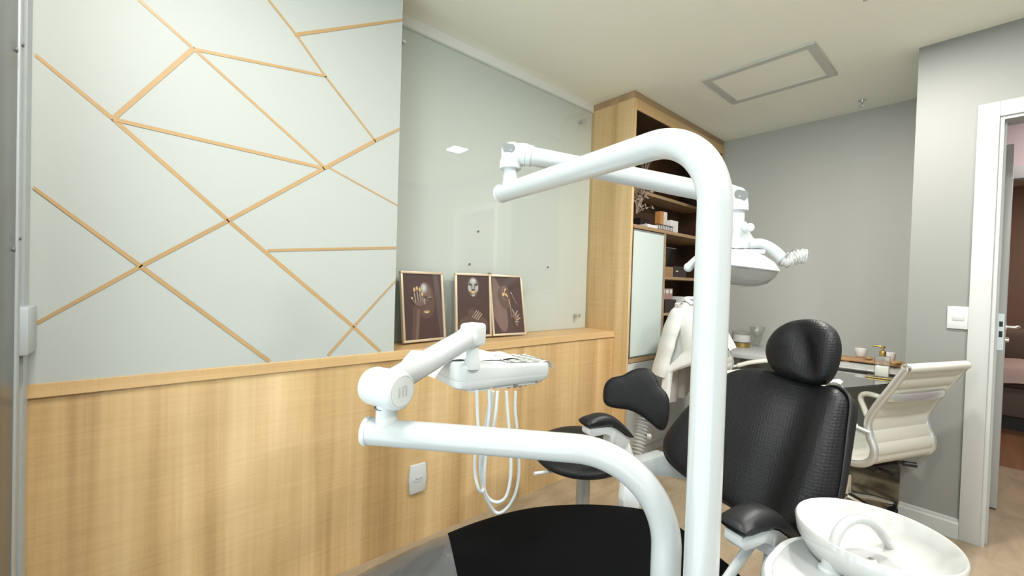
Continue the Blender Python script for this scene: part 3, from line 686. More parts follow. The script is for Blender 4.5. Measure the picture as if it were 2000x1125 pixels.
# soap dispenser
q = at(1722, 738, Z=gz+.0102)
b = MB(); b.obox(q+Zv*.004, bd, bx, Zv, (.062, .045, .003), .002); b.mi = 1
b.tube([q+bd*i+bx*j+Zv*.004 for i, j in ((-.062, -.045), (.062, -.045), (.062, .045), (-.062, .045))], .0032, 8, closed=True)
tag(b.done('soap_coaster', ['clear', 'goldmetal']), 'clear gold-edged coaster under the soap bottle', 'coaster')
sd = thing('soap_dispenser', 'clear glass soap dispenser with gold pump on the glass desk', 'soap dispenser', q+Zv*.0075)
z_ = q+Zv*.0075
b = MB(); b.obox(z_+Zv*.058, bd, bx, Zv, (.034, .03, .058), .006); b.done('bottle', 'clear', sd)
b = MB(); b.obox(z_+Zv*.032, bd, bx, Zv, (.029, .025, .028), .004); b.done('liquid', mat('pale_soap', (.72, .72, .68), .25), sd)
b = MB(); b.cyl(z_+Zv*.1165, z_+Zv*.145, .015, bev=.002); b.cyl(z_+Zv*.145, z_+Zv*.163, .006); b.cyl(z_+Zv*.163, z_+Zv*.172, .010); b.tube([z_+Zv*.168, z_-bd*.03+Zv*.171, z_-bd*.045+Zv*.169], [.006, .005, .004], 10); b.done('pump', 'goldmetal', sd)
q = at(1615, 748, Z=gz+.0100)
b = MB(); b.surf(lambda u, v: q + bd*(.12*(u-.5)) + bx*(.10*(v-.5)) + Zv*(.010+.014*math.sin(7*u+2)*math.sin(6*v+1)**2+.006*math.sin(13*u*v)), 14, 14, .001); tag(b.done('paper_napkin', 'paper'), 'crumpled white napkin on the glass desk by the headrest', 'napkin')

# ------------------------------------------------------------------ office chairs
PROF = [(-.275, .895), (-.225, .80), (-.165, .69), (-.135, .61), (-.145, .545), (-.165, .49), (-.155, .435), (-.105, .395), (-.02, .385), (.12, .40), (.24, .415), (.29, .405), (.31, .38)]
def office_chair(label, loc, fdir, lift, top, spin=.3, sd=1, rb=.28):
    rot = math.atan2(fdir[1], fdir[0])-PI/2
    r = thing('office_chair', label, 'chair', loc, 'cream office chairs', rot)
    pr = [(y*sd if y > 0 else y, z+lift) for y, z in PROF]
    if top > pr[0][1]:
        y, z = pr[0]; ex = top-z; pr = [(y-ex*.35, top), (y-ex*.16, z+ex*.5)] + pr
    P2 = spline([V((0, y, z)) for y, z in pr], 10)
    W = .215
    # ribbed sling: seat + back as two parts
    ln = [0]
    for a, b_ in zip(P2, P2[1:]): ln.append(ln[-1]+(b_-a).length)
    tot = ln[-1]
    def pt(s_):
        s_ = max(0, min(tot-1e-6, s_)); j = 0
        while ln[j+1] < s_: j += 1
        f = (s_-ln[j])/(ln[j+1]-ln[j]); p = P2[j].lerp(P2[j+1], f); t = (P2[j+1]-P2[j]).normalized()
        return p, V((0, -t.z, t.y))
    iz = min(range(len(P2)), key=lambda i: P2[i].z + (10 if P2[i].y > .1 else 0)); sb = ln[iz]
    def sling(s0, s1):
        def f(u, v):
            s_ = s0+(s1-s0)*u; p, n_ = pt(s_)
            rib = .009*abs(math.sin(PI*s_/.060))**.55
            return p + n_*rib + V((W*(2*v-1), 0, 0))
        def g(u, v):
            s_ = s0+(s1-s0)*u; p, n_ = pt(s_); rib = .009*abs(math.sin(PI*s_/.060))**.55
            return p - n_*(rib+.003) + V((W*(2*v-1), 0, 0))
        b = MB(); N = int((s1-s0)/.0058); b.surf(f, N, 2); b.surf(g, N, 2); return b
    sling(.0, sb).done('backrest', 'leather', r, local=True, sharp=50, recalc=False)
    sling(sb, tot).done('seat', 'leather', r, local=True, sharp=50, recalc=False)
    for sx in (-1, 1):
        b = MB(); b.tube([p+V((sx*(W+.012), 0, 0)) for p in P2], .0155, 14, flat=1.1); b.done('side_frame', 'chrome2', r, local=True)
    b = MB(); y, z = pr[0]; b.tube([V((x, y, z)) for x in (-W-.012, -W, 0, W, W+.012)], .021, 16); b.done('top_roll', 'leather', r, local=True)
    for sx in (-1, 1):
        b = MB(); b.cyl((sx*(W+.010), y, z), (sx*(W+.020), y, z), .019, bev=.003); b.cyl((sx*(W+.018), y, z), (sx*(W+.024), y, z), .008); b.done('end_cap', 'chrome', r, local=True)
    p, n_ = pt(.17 if top < 1 else .4)
    b = MB(); b.tube(spline([p+V((-W-.012, 0, 0)), p+V((-W+.04, -.028, 0)), p+V((0, -.04, 0)), p+V((W-.04, -.028, 0)), p+V((W+.012, 0, 0))], 6), .020, 12, flat=.28, up=(0, 1, 0)); b.done('back_brace', 'chrome2', r, local=True)
    for sx in (-1, 1):
        x = sx*(W+.045)
        ap = [V((sx*(W+.02), -.148, .565+lift)), V((x, -.10, .582+lift)), V((x, -.03, .612+lift)), V((x, .10, .640+lift)), V((x, .165, .637+lift)), V((x, .185, .605+lift)), V((x, .165, .55+lift)), V((x, .135, .47+lift)), V((sx*(W+.02), .125, .408+lift))]
        for p_ in ap: p_.y = p_.y*sd if p_.y > 0 else p_.y
        b = MB(); sp_ = spline(ap, 6); b.tube(sp_, .0095, 12); am = b.done('armrest', 'chrome2', r, local=True)
        b = MB(); seg = sp_[5:44]; b.tube(seg, [.011]+[.0175]*(len(seg)-2)+[.011], 14, flat=.8); b.done('arm_sleeve', 'leather', am, local=True)
    zb_ = .36+lift
    b = MB(); b.box((-.09, -.10, zb_-.03), (.09, .14, zb_+.005), .008); b.box((-W-.012, -.02, zb_+.005), (W+.012, .015, zb_+.022)); b.done('tilt_mechanism', 'black', r, local=True)
    b = MB(); b.tube([V((.05, -.05, zb_+.0)), V((.12, -.13, zb_+.006))], .006, 8); b.tube([V((.10, -.11, zb_+.004)), V((.135, -.15, zb_+.006))], .013, 10); b.done('lever', 'black', r, local=True)
    b = MB(); b.tube([V((-.06, -.10, zb_-.01)), V((-.09, -.17, zb_-.0))], .006, 8); b.tube([V((-.08, -.15, zb_-.0)), V((-.105, -.195, zb_-.0))], .013, 10); b.done('lever', 'black', r, local=True)
    b = MB(); b.cyl((0, .09, .10), (0, .09, .24), .028); b.cyl((0, .09, .24), (0, .09, zb_-.03), .016); b.done('gas_lift', 'chrome', r, local=True)
    for k in range(5):
        a = 2*PI*k/5+spin; d = V((math.cos(a), math.sin(a), 0))
        d0 = Yv*.09; b = MB(); b.tube([d0+d*.02+Zv*.12, d0+d*rb*.54+Zv*.105, d0+d*rb+Zv*.075], [.022, .018, .013], 12); lg = b.done('leg', 'chrome', r, local=True)
        b = MB(); s2 = V((-d.y, d.x, 0)); 
        for q_ in (-1, 1): b.cyl(d0+d*rb+s2*(.006*q_)+Zv*.026, d0+d*rb+s2*(.022*q_)+Zv*.026, .026, bev=.004)
        b.cyl(d0+d*rb+Zv*.03, d0+d*rb+Zv*.075, .007); b.done('caster', 'black', lg, local=True)
    return r
c1L, c1R = at(1774, 720, Z=.895), at(1883, 713, Z=.895)
mid = (c1L+c1R)/2; wdir = (c1R-c1L); wdir.z = 0; wdir.normalize(); f1 = V((-wdir.y, wdir.x, 0))
office_chair('cream ribbed office chair with chrome frame by the light switch', V((mid.x, mid.y, 0)) + f1*.275, (f1.x, f1.y), 0, .5, -.33)
f2 = V((.10, -.995, 0)).normalized(); P2c = V((2.79, -.735, 0))
office_chair('cream ribbed office chair with the lab coat over its back', P2c, (f2.x, f2.y), .125, 1.11, .95, .72, .23)
# lab coat over chair 2
lc = thing('lab_coat', 'white lab coat draped over the back of an office chair', 'coat', P2c - f2*.36 + Zv*.45)
side = V((f2.y, -f2.x, 0))   # chair's right-hand side
def cpt(a, yb, z): return P2c + side*a + f2*yb + Zv*z
def back_y(z):
    L = [(-.300, 1.10), (-.275, 1.03)]+[(y, zz+.135) for y, zz in PROF[1:6]]
    for (y0, z0), (y1, z1) in zip(L, L[1:]):
        if z >= z1: return y0+(y1-y0)*min(1, max(0, (z0-z)/(z0-z1)))
    return L[-1][0]
def coat_body(u, v):
    # u: from the front left edge around the rear of the chair to the front right edge; v: shoulders to hem
    t = (u-.5)*2; sg = 1 if t > 0 else -1; w_ = abs(t)
    z = 1.135-.035*w_*(1-v)-(.68-.02*w_)*v
    gap = .13-.035*math.sin(PI*min(1, v*1.6))+1.7*max(0, v-.45)**1.1
    hw = .262+.015*v; yr = -.365-.04*v; yf = back_y(max(z, .77))+.05; yf += (yr+.05-yf)*min(1, max(0, v-.44)*5); ys = (yf+yr)/2-.01
    if gap > hw-.02: gap = hw-.02; 
    if w_ < .5: q = w_/.5*PI/2; a = hw*math.sin(q); yb = yr+(ys-yr)*(1-math.cos(q))
    else: k = (w_-.5)/.5; a = hw-(hw-gap)*k**1.3; yb = ys+(yf-ys)*min(1, k*5)**.5
    f_ = (.005+.013*v)*math.sin(w_*22+2.5*v+sg)+.005*v*math.sin(w_*47)
    return cpt(sg*(a+f_*.8), yb+f_*(.3 if w_ > .5 else -1), z)
b = MB(); b.surf(coat_body, 96, 34, .004); b.done('body', 'cloth', lc)
for sg in (-1, 1):
    def lap(u, v):
        z = 1.14-.19*v-.015*u; a = .19-.085*u*(1-.75*v)-.01*v; return cpt(sg*a, back_y(z)+.058+.012*math.sin(PI*u)*(1-v*.5), z)
    b = MB(); b.surf(lap, 10, 14, .004); b.done('lapel', 'cloth', lc)
    sh = [cpt(sg*.195, -.30, 1.115), cpt(sg*.240, -.325, 1.06), cpt(sg*.262, -.355, .96), cpt(sg*.268, -.385, .83), cpt(sg*.275, -.42, .665)]
    pth = spline(sh, 8); b = MB(); b.tube(pth, [.040+.021*min(1, i/8)+.003*math.sin(i*.9)*(i/len(pth)) for i in range(len(pth))], 22, flat=.62); b.done('sleeve', 'cloth', lc)
b = MB(); b.tube(spline([cpt(-.17, -.26, 1.12), cpt(-.14, -.31, 1.15), cpt(0, -.345, 1.155), cpt(.14, -.31, 1.15), cpt(.17, -.26, 1.12)], 6), .018, 12, flat=.6); b.done('collar', 'cloth', lc)

# ------------------------------------------------------------------ dental chair
AX = V((math.cos(math.radians(-15)), math.sin(math.radians(-15)), 0)); WL = V((-AX.y, AX.x, 0))   # towards the head, towards the patient's left
dc = thing('dental_chair', 'black upholstered dental chair with white armrests beside the basin', 'dental chair', (.85, -1.02, 0))
SZ = .486
seat_o = [(-.12, -.97), (-.10, -.86), (.05, -.79), (.22, -.745), (.40, -.72), (.60, -.708), (.78, -.715), (.95, -.755), (1.10, -.84), (1.20, -.93), (1.262, -1.02), (1.255, -1.10), (1.215, -1.22), (1.165, -1.33), (1.08, -1.385), (.95, -1.36), (.75, -1.30), (.5, -1.235), (.2, -1.16), (.0, -1.10), (-.09, -1.04)]
def seat_bump(a, b_):
    return .0
b = MB(); b.pad(seat_o, (0, 0, SZ), Xv, Yv, Zv, .020, .075, None, pf=5, n=110, c=(.6, -1.03)); b.done('seat', 'blkseat', dc)
b = MB()
def cover_bump(a, c_):
    e = .0035*math.exp(-((a-.42-.25*(c_+.75))/.007)**2)+.0025*math.exp(-((a-.445-.22*(c_+.75))/.006)**2)+.0015*math.exp(-((a-.20+.3*(c_+.9))/.02)**2)
    return e+.0007*math.sin(30*a+14*c_)
cc = (.6, -1.03)
b.pad([(cc[0]+(x-cc[0])*1.006, cc[1]+(y-cc[1])*1.006) for x, y in seat_o], (0, 0, SZ), Xv, Yv, Zv, .0228, .078, cover_bump, pf=5, n=220, rings=40, c=cc)
e0, e1 = at(872, 1040, Z=SZ), at(893, 1125, Z=SZ+.02); ed_ = (e1-e0).normalized(); en_ = V((-ed_.y, ed_.x, 0)); en_ = en_ if en_.x > 0 else -en_
bmesh.ops.bisect_plane(b.bm, geom=b.bm.verts[:]+b.bm.edges[:]+b.bm.faces[:], plane_co=e0, plane_no=en_, clear_outer=True)
fc = b.done('foot_cover', 'footfilm', dc); fc['label'] = 'clear vinyl foot cover'
# backrest
TH = math.radians(60); B0 = V((1.24, -1.16, .52))
BV = AX*math.cos(TH)+Zv*math.sin(TH); BN = -(AX*math.sin(TH)-Zv*math.cos(TH))
back_o = [(-.083, .101), (.0, .098), (.051, .112), (.099, .12), (.154, .137), (.191, .167), (.199, .209), (.177, .279), (.153, .336), (.106, .427), (.077, .473), (.042, .503), (-.014, .521), (-.079, .523), (-.142, .516), (-.197, .512), (-.249, .508), (-.286, .493), (-.302, .466), (-.312, .402), (-.321, .336), (-.330, .261), (-.331, .20), (-.315, .13), (-.26, .085), (-.18, .08)]
def back_bump(a, b_):
    # side bolster towards the camera side, shallow centre
    x = a+.06; e = .0
    e += .050*math.exp(-((x+.225)/.065)**2) + .018*math.exp(-((x-.20)/.07)**2)
    e -= .020*math.exp(-((x+.125)/.05)**2)
    return e
b = MB(); b.pad(back_o, B0, WL, BV, BN, .035, .045, back_bump, pf=6, n=110, rings=26, c=(-.07, .31)); bk = b.done('backrest', 'blk', dc)
so_ = smooth_closed(back_o, 140)
b = MB(); b.tube([B0+WL*(p[0]*1.0-(.0))+BV*p[1]-BN*.004+BN*back_bump(*p)*.98 for p in so_], .0042, 8, closed=True); b.done('piping', 'blks', bk)
# headrest
TH2 = math.radians(74); HV = AX*math.cos(TH2)+Zv*math.sin(TH2); HN = -(AX*math.sin(TH2)-Zv*math.cos(TH2))
H0 = B0+BV*.60+BN*.035
head_px = [(1499, 692), (1503, 668), (1520, 645), (1548, 629), (1580, 624), (1610, 629), (1633, 645), (1643, 670), (1642, 700), (1632, 730), (1617, 747), (1595, 751), (1560, 744), (1525, 733), (1507, 716)]
hp = []
for x, y in head_px:
    q = at(x, y, P=H0, N=HN)-H0; hp.append((q.dot(WL), q.dot(HV)))
hcx = sum(p[0] for p in hp)/len(hp); hcy = sum(p[1] for p in hp)/len(hp)
def head_bump(a, b_):
    x, y = a-hcx, b_-hcy
    return -.030*math.exp(-(((x+.018-.35*y)/.030)**2+((y+.005)/.075)**2)) + .008*math.exp(-((x+.085)/.04)**2)
b = MB(); b.pad(hp, H0, WL, HV, HN, .045, .045, head_bump, pf=3.4, n=90, rings=26, c=(hcx, hcy)); hr = b.done('headrest', 'blk', dc)
b = MB(); b.tube([B0+BV*.40-BN*.05+WL*-.07, H0+HV*hcy*.6-HN*.03+WL*hcx], .014, 12, flat=.6); b.done('headrest_bar', 'chrome', dc)
# back shell and frame, base
b = MB(); b.pad([(p[0]*.93-.005, p[1]*.93+.02) for p in back_o], B0-BN*.035, WL, BV, -BN, .03, .01, lambda a, c_: -back_bump(a, c_)*.7, pf=4, n=90, c=(-.07, .31)); b.done('back_shell', 'wt2', dc)
bl = at(1262, 905, d=1.50)
b = MB(); b.prism([at(1240, 905, d=1.50), at(1296, 889, d=1.50), at(1352, 912, d=1.45), at(1352, 940, d=1.45), at(1288, 927, d=1.5), at(1250, 935, d=1.5)], WL*.05-AX*-.02, .004); b.done('back_bracket', 'wt', dc)
b = MB(); b.box((.55, -1.22, .36), (1.18, -.90, .415), .015); b.box((.72, -1.16, .12), (1.0, -.93, .37), .03, 3); b.box((.35, -1.20, 0), (1.15, -.88, .10), .03, 3); b.done('base', 'wt2', dc)
# armrests: profile in the chair's long vertical plane (s along AX, z)
padp = [(-.095, .012), (-.098, .024), (-.085, .036), (-.03, .046), (.02, .038), (.06, .014), (.10, -.022), (.122, -.050), (.124, -.058), (.112, -.058), (.07, -.030), (.04, -.010), (.015, .0), (-.06, .0), (-.08, .004)]
supp = [(-.087, .006), (-.088, -.018), (-.070, -.032), (-.045, -.028), (-.01, -.022), (.01, -.030), (.028, -.060), (.050, -.085), (.085, -.098), (.115, -.066), (.07, -.032), (.04, -.012), (.015, .0), (-.06, .0)]
def armrest(o, dirs, wside, legs):
    P = lambda s_, z: o + dirs*s_ + Zv*z
    ps = smooth_closed(padp, 48)
    b = MB(); hw = .034
    # rounded pad: several outlines offset across its width
    rings = []
    for k in range(9):
        t = -1+2*k/8; sc = (1-abs(t)**3.2)**.45 if abs(t) < 1 else .0
        sc = max(sc, .35); cz = lambda s_: -.002
        rings.append([b.bm.verts.new(P(s_*(.93+.07*sc), (z+.006-(.05-.06 if s_ < 0 else 0))*1.0*sc + (z)*(1-sc)*.3 + (.0) ) + wside*(hw*t)) if False else b.bm.verts.new(P(s_*(.94+.06*sc), mid_z(s_) + (z-mid_z(s_))*sc) + wside*(hw*t)) for s_, z in ps])
    for A, Bq in zip(rings, rings[1:]):
        for i in range(48): b._f([A[i], A[(i+1) % 48], Bq[(i+1) % 48], Bq[i]])
    b._f(rings[0]); b._f(rings[-1])
    ar = b.done('armrest', 'blks', dc)
    b = MB(); b.prism([P(*q)-wside*.021 for q in supp], wside*.042, .004)
    b.prism([P(*q)-wside*.0245 for q in ((.022, -.024), (.040, -.024), (.032, -.066), (.014, -.066))], wside*.049, .003)
    for (s0, z0, s1, z1, w0, dw) in legs: b.tube([P(s0, z0), P(s1, z1)+wside*dw], [w0, w0*.9], 12, flat=.45, up=wside)
    b.done('arm_support', 'wt2', ar)
def mid_z(s_):
    return .02 if s_ < 0 else .02-.55*max(0, s_-.0)-.9*max(0, s_-.07)*0
A1 = at(1180, 830, Z=.70)
armrest(A1, AX, WL, [(.095, -.08, .15, -.30, .026, -.07)])
A2 = at(1482, 1025, Z=.705) 
armrest(A2, AX, WL, [(.0, -.02, -.12, -.17, .017, .03), (.045, -.07, .10, -.22, .02, .05)])
b = MB(); b.prism([at(1222, 938, d=1.45), at(1236, 936, d=1.45), at(1250, 985, d=1.42), at(1250, 1010, d=1.42), at(1218, 1010, d=1.42), at(1218, 978, d=1.42)], WL*.03, .004); b.done('arm_column', 'wt2', dc)

# ------------------------------------------------------------------ operating light on its pole
LP = V((.670, -1.440, 0)); ZA = 1.483; R1 = .026
le = V((.768, -.803, ZA)); le = at(980, 378, Z=ZA)
ol = thing('operating_light', 'white dental operating light on a curved pole and jointed arm', 'operating light', LP)
b = MB(); b.tube(fillet([LP+Zv*.4005, LP+Zv*ZA, le], .125, 26), R1, 32, caps=True); b.done('pole', 'wt', ol)
dl = (le-(LP+Zv*ZA)).normalized()
b = MB(); b.cyl(le-dl*.004, le+dl*.006, R1+.0015, n=32, bev=.003); b.done('end_cap', 'wt2', ol)
sb_ = le - dl*.044; j1 = V((sb_.x, sb_.y, 1.592)); j2 = at(1437, 386, d=1.09)
b = MB(); b.lathe([(.021, -.01), (.021, .025), (.0195, .03), (.0195, .04), (.0185, .045), (.0185, .075)], sb_, n=28); b.done('swivel_post', 'wt2', ol)
ad = (j2-j1).normalized(); ah = V((ad.x, ad.y, 0)).normalized(); an = V((-ah.y, ah.x, 0)); an = an if an.dot(CAM-j1) > 0 else -an; aup = ad.cross(an); aup = aup if aup.z > 0 else -aup
def joint_block(c, ud, nm, low):
    b = MB()
    d_ = ad if ud > 0 else -ad
    b.tube(fillet([c-Zv*low, c, c+d_*.046], .030, 12), .0305, 28, flat=1.0)
    b.ball(c+d_*.003-Zv*.003, .031, n=24)
    o = b.done('joint_housing', 'wt2', ol)
    b = MB(); pts = []
    for k in range(24):
        a = 2*PI*k/24; x, y = .0085*math.cos(a), .0115*math.sin(a); x += .0085 if math.cos(a) > 0 else -.0085
        pts.append(c + ad*(x-.002*ud) + aup*(y+.002) + an*.0262)
    b.prism(pts, an*.0045, 0); g = b.done('button', 'grey_btn', o)
joint_block(j1, 1, 'a', .048)
b = MB(); b.cyl(j1+ad*.040, j1+ad*.062, .0285, n=32, bev=.002); b.done('collar', 'wt2', ol)
b = MB(); b.cyl(j1+ad*.058, j2-ad*.035, .0255, n=32); b.done('spring_arm', 'wt', ol)
joint_block(j2, -1, 'b', .035)
nk = j2+Zv*-.035
b = MB(); b.lathe([(.0225, 0), (.0225, -.03), (.0215, -.032), (.0215, -.062), (.019, -.073), (.010, -.080), (0, -.082)], nk, n=28); b.done('swivel_post', 'wt2', ol)
b = MB(); b.cyl(nk+Zv*-.0555, nk+Zv*-.0575, .0222, n=28); b.done('swivel_gap', 'grey_btn', ol)
# lamp yoke with two handles
lr = (RT*.96 + FW*-.22); lr.z = 0; lr.normalize(); lf_ = Zv.cross(lr)      # lamp's width direction, as seen turned to the room
D2 = 1.09
pv = at(1447, 450, d=D2-.02)
b = MB()
ringp = [at(x, y, d=D2-.026) for x, y in [(1433, 466), (1432, 446), (1437, 434), (1448, 430), (1459, 433), (1464, 444), (1463, 456), (1470, 466), (1484, 472), (1475, 483), (1455, 486), (1436, 483), (1424, 485), (1418, 474)]]
b.prism(ringp, FW*.014, .003); b.done('yoke_plate', 'wt2', ol)
b = MB(); kp = at(1455, 446, d=D2-.028); b.cyl(kp-FW*-.0, kp-FW*.022+RT*.004, .0105, n=20, bev=.003); b.done('tilt_knob', 'wt2', ol)
hA = spline([at(1462, 478, d=D2-.02), at(1482, 476, d=D2-.025), at(1500, 482, d=D2-.03), at(1517, 494, d=D2-.035), at(1530, 508, d=D2-.04), at(1537, 513, d=D2-.045)], 6)
b = MB(); b.tube(hA, [.014, .0150]+[.0165]*(len(hA)-3)+[.015], 16, flat=.8); b.done('handle', 'wt2', ol)
hB = spline([at(1428, 480, d=D2-.02), at(1405, 478, d=D2), at(1385, 488, d=D2+.02), at(1366, 503, d=D2+.03), at(1352, 515, d=D2+.035), at(1345, 522, d=D2+.037)], 6)
b = MB(); b.tube(hB, [.012]+[.0135]*(len(hB)-2)+[.010], 16, flat=.8); b.done('handle', 'wt2', ol)
b = MB(); b.ball(hB[-1], .0125, n=16); b.done('handle_tip', 'wt2', ol)
fa = spline([at(1527, 505, d=D2-.04), at(1536, 508, d=D2-.045), at(1550, 504, d=D2-.05), at(1562, 500, d=D2-.055), at(1573, 500, d=D2-.058)], 8)
random.seed(3)
b = MB(); b.tube(fa, [.0165+.0028*math.sin(i*1.7)+random.uniform(-.0012, .0012) for i in range(len(fa))], 18, flat=1.0)
for v_ in b.bm.verts: v_.co += V((random.uniform(-.0016, .0016), random.uniform(-.0016, .0016), random.uniform(-.0016, .0016)))
fh = b.done('handle_cover', 'film', ol); fh['label'] = 'crumpled clear plastic handle cover'
# lamp head
LC = at(1437, 517, d=D2-.01); lax = (Zv + lr*.10 + FW*-.05).normalized()
b = MB(); b.lathe([(.0, .040), (.03, .0385), (.06, .031), (.085, .017), (.0985, .001), (.100, -.004), (.097, -.006), (.08, .008), (.05, .02), (0, .026)], LC, lax, 48, sx=1, sy=.8, xd=lr); b.done('lamp_head', 'wt2', ol)
b = MB(); b.lathe([(.098, -.004), (.092, -.022), (.078, -.038), (.055, -.049), (.028, -.054), (0, -.055)], LC, lax, 40, sx=1, sy=.8, xd=lr); sh_ = b.done('splash_shield', 'shield', ol); sh_['label'] = 'clear grey splash shield'
b = MB(); b.lathe([(0, .02), (.045, .016), (.05, .0), (.03, -.008), (0, -.009)], LC, lax, 28); b.done('reflector', 'alu', ol)
b = MB(); b.obox(LC+lax*.034+lr*.03, lr, lax.cross(lr), lax, (.028, .02, .006), .003); b.done('head_clip', 'wt2', ol)

# ------------------------------------------------------------------ delivery arm with instrument tray
DP = V((.698, -1.366, 0)); ZD = .930
de = at(720, 842, Z=ZD)
dv = thing('delivery_unit', 'white jointed dental delivery arm carrying an instrument tray with hoses', 'delivery unit', DP)
R2 = .0255
b = MB(); b.tube(fillet([DP+Zv*.4005, DP+Zv*ZD, de], .165, 26), R2, 32); b.done('pole', 'wt', dv)
dd = (de-(DP+Zv*ZD)).normalized()
b = MB(); b.cyl(de-dd*.003, de+dd*.008, R2+.002, n=32, bev=.003); b.done('end_cap', 'wt2', dv)
ps_ = de-dd*.036; pt_ = ps_+Zv*.060
b = MB(); b.lathe([(.014, .0), (.021, .012), (.0205, .035), (.0195, .056), (.0195, .066)], ps_, n=28); b.done('swivel_post', 'wt2', dv)
jc = at(760, 757, d=(ps_-CAM).dot(FW)-.0)
jc = V((ps_.x, ps_.y, 1.016))
fn = (RT*.86 - FW*.50); fn.z = 0; fn.normalize()
b = MB(); b.lathe([(0, -.052), (.024, -.051), (.034, -.044), (.037, -.034), (.037, .030), (.0355, .036), (.031, .040), (.029, .0405), (.029, .038), (0, .038)], jc, fn, 40); jh = b.done('joint_housing', 'wt2', dv)
b = MB(); b.lathe([(.0285, .036), (.0285, .0405), (0, .0405)], jc, fn, 36); b.done('joint_disc', 'logo', jh)
b = MB(); fu = Zv; fr_v = Zv.cross(fn)
for i, (x, h0, h1) in enumerate(((-.0095, -.010, .009), (.0, -.010, .0075), (.0085, -.010, .006))):
    b.obox(jc+fn*.0409+fr_v*x+Zv*((h0+h1)/2), fr_v, Zv, fn, (.0022, (h1-h0)/2, .0006))
b.obox(jc+fn*.0409+fr_v*.004+Zv*.0085, fr_v, Zv, fn, (.0062, .0012, .0006))
b.done('emblem', 'wt', jh)
b = MB(); b.cyl(jc-fn*.004-Zv*.0385, jc-fn*.004-Zv*.037, .0215, n=24); b.done('swivel_gap', 'grey_btn', dv)
fj = at(924, 653, d=1.06); ar_ = (fj-jc).normalized()
back = jc - fn*.010
b = MB(); b.cyl(back+ar_*.02, fj-ar_*.022, .0265, n=32); b.done('spring_arm', 'wt', dv)
b = MB(); b.cyl(fj-ar_*.036, fj-ar_*.018, .0285, n=32, bev=.002); b.done('collar', 'wt2', dv)
sx_ = ar_.cross(Zv).normalized(); 
b = MB(); b.obox(fj, V((ar_.x, ar_.y, 0)).normalized(), sx_, Zv, (.027, .0255, .029), .010, 3); b.done('joint_housing', 'wt2', dv)
# tray body
T0 = at(895, 735, d=1.03); T1 = at(1079, 735, d=1.20); T0.z = T1.z = .985
tx = T1-T0; tx.z = 0; tw = tx.length; tx.normalize(); ty = Zv.cross(tx)      # ty points away from the camera side
ty = ty if ty.dot(FW) > 0 else -ty
td = .155
def rr(x0, y0, x1, y1, rad):
    P = []
    for cx_, cy_, a0 in ((x1-rad, y1-rad, 0), (x0+rad, y1-rad, PI/2), (x0+rad, y0+rad, PI), (x1-rad, y0+rad, 1.5*PI)):
        for k in range(7): a = a0+PI/2*k/6; P.append((cx_+rad*math.cos(a), cy_+rad*math.sin(a)))
    return P
ob = rr(0, 0, tw, td, .03)
zb0, zt0 = .952, 1.018
b = MB()
lv = [(.93, zb0), (.985, zb0+.006), (1.0, zb0+.018), (1.0, zb0+.024)]
def loft(b, levels, topfn=None):
    R = []
    for sc, z in levels:
        R.append([b.bm.verts.new(T0*1 + tx*((x-tw/2)*sc+tw/2) + ty*((y-td/2)*sc+td/2) + Zv*((z if not topfn else topfn(x, z))-T0.z)) for x, y in ob])
    n = len(ob)
    for A, Bq in zip(R, R[1:]):
        for i in range(n): b._f([A[i], A[(i+1) % n], Bq[(i+1) % n], Bq[i]])
    b._f(R[0]); b._f(R[-1])
loft(b, lv); b.done('tray_base', 'wt2', dv)
b = MB(); slope = lambda x, z: z - .016*(x/tw)*((z-zb0)/.066)
loft(b, [(1.0, zb0+.0245), (1.006, zb0+.027), (1.006, zt0-.012), (.985, zt0-.003), (.95, zt0)], slope); tb_ = b.done('tray_top', 'wt2', dv)
pb = fj-Zv*.029
b = MB(); b.cyl(V((fj.x, fj.y, fj.z-.030)), V((fj.x, fj.y, fj.z-.026)), .0175, n=24); b.lathe([(.0165, 0), (.0165, -.028), (.0195, -.034), (.0205, -.05), (.0205, zt0-.012-pb.z)], V((fj.x, fj.y, pb.z)), n=24); b.done('tray_post', 'wt2', dv)
b = MB()
for k in range(3):
    b.obox(T0+tx*(.07+.075*k)+ty*.05+Zv*(zb0-.003-T0.z), tx, ty, Zv, (.030, .04, .006), .003)
b.done('instrument_holder', 'wt2', dv)
# hoses
def hose(p):
    b = MB(); b.tube(spline(p, 10), .0042, 10); b.done('hose', 'wt2', dv)
def hp_(L, d0=1.04): return [at(x, y, d=d0+(dz if dz else 0)) for x, y, dz in L]
hose(hp_([(931, 762, 0), (932, 800, 0), (934, 850, 0), (928, 890, .01), (928, 925, .02), (934, 952, .02), (941, 960, .03), (944, 945, .04), (942, 900, .04), (947, 850, .05), (956, 800, .05), (960, 762, .05)]))
hose(hp_([(955, 762, .02), (955, 800, .02), (950, 850, .02), (940, 885, .03), (938, 915, .04), (941, 945, .05), (944, 950, .05)][:5]+[(941, 940, .05), (944, 955, .06), (946, 930, .07), (944, 895, .07), (945, 850, .07), (952, 810, .07), (958, 765, .07)]))
hose(hp_([(972, 764, .02), (968, 810, .02), (960, 850, .03), (950, 885, .03), (946, 925, .03), (946, 955, .04), (955, 974, .05), (972, 981, .05), (988, 970, .05), (996, 940, .05), (998, 900, .05), (995, 850, .05), (991, 800, .05), (989, 764, .05)]))
hose(hp_([(963, 764, .03), (955, 830, .04), (945, 890, .05), (944, 940, .06), (949, 970, .07), (962, 995, .08), (975, 1002, .08), (992, 990, .09), (1006, 965, .09), (1013, 930, .09), (1013, 890, .09), (1010, 840, .09), (1006, 800, .09), (1007, 764, .09)]))
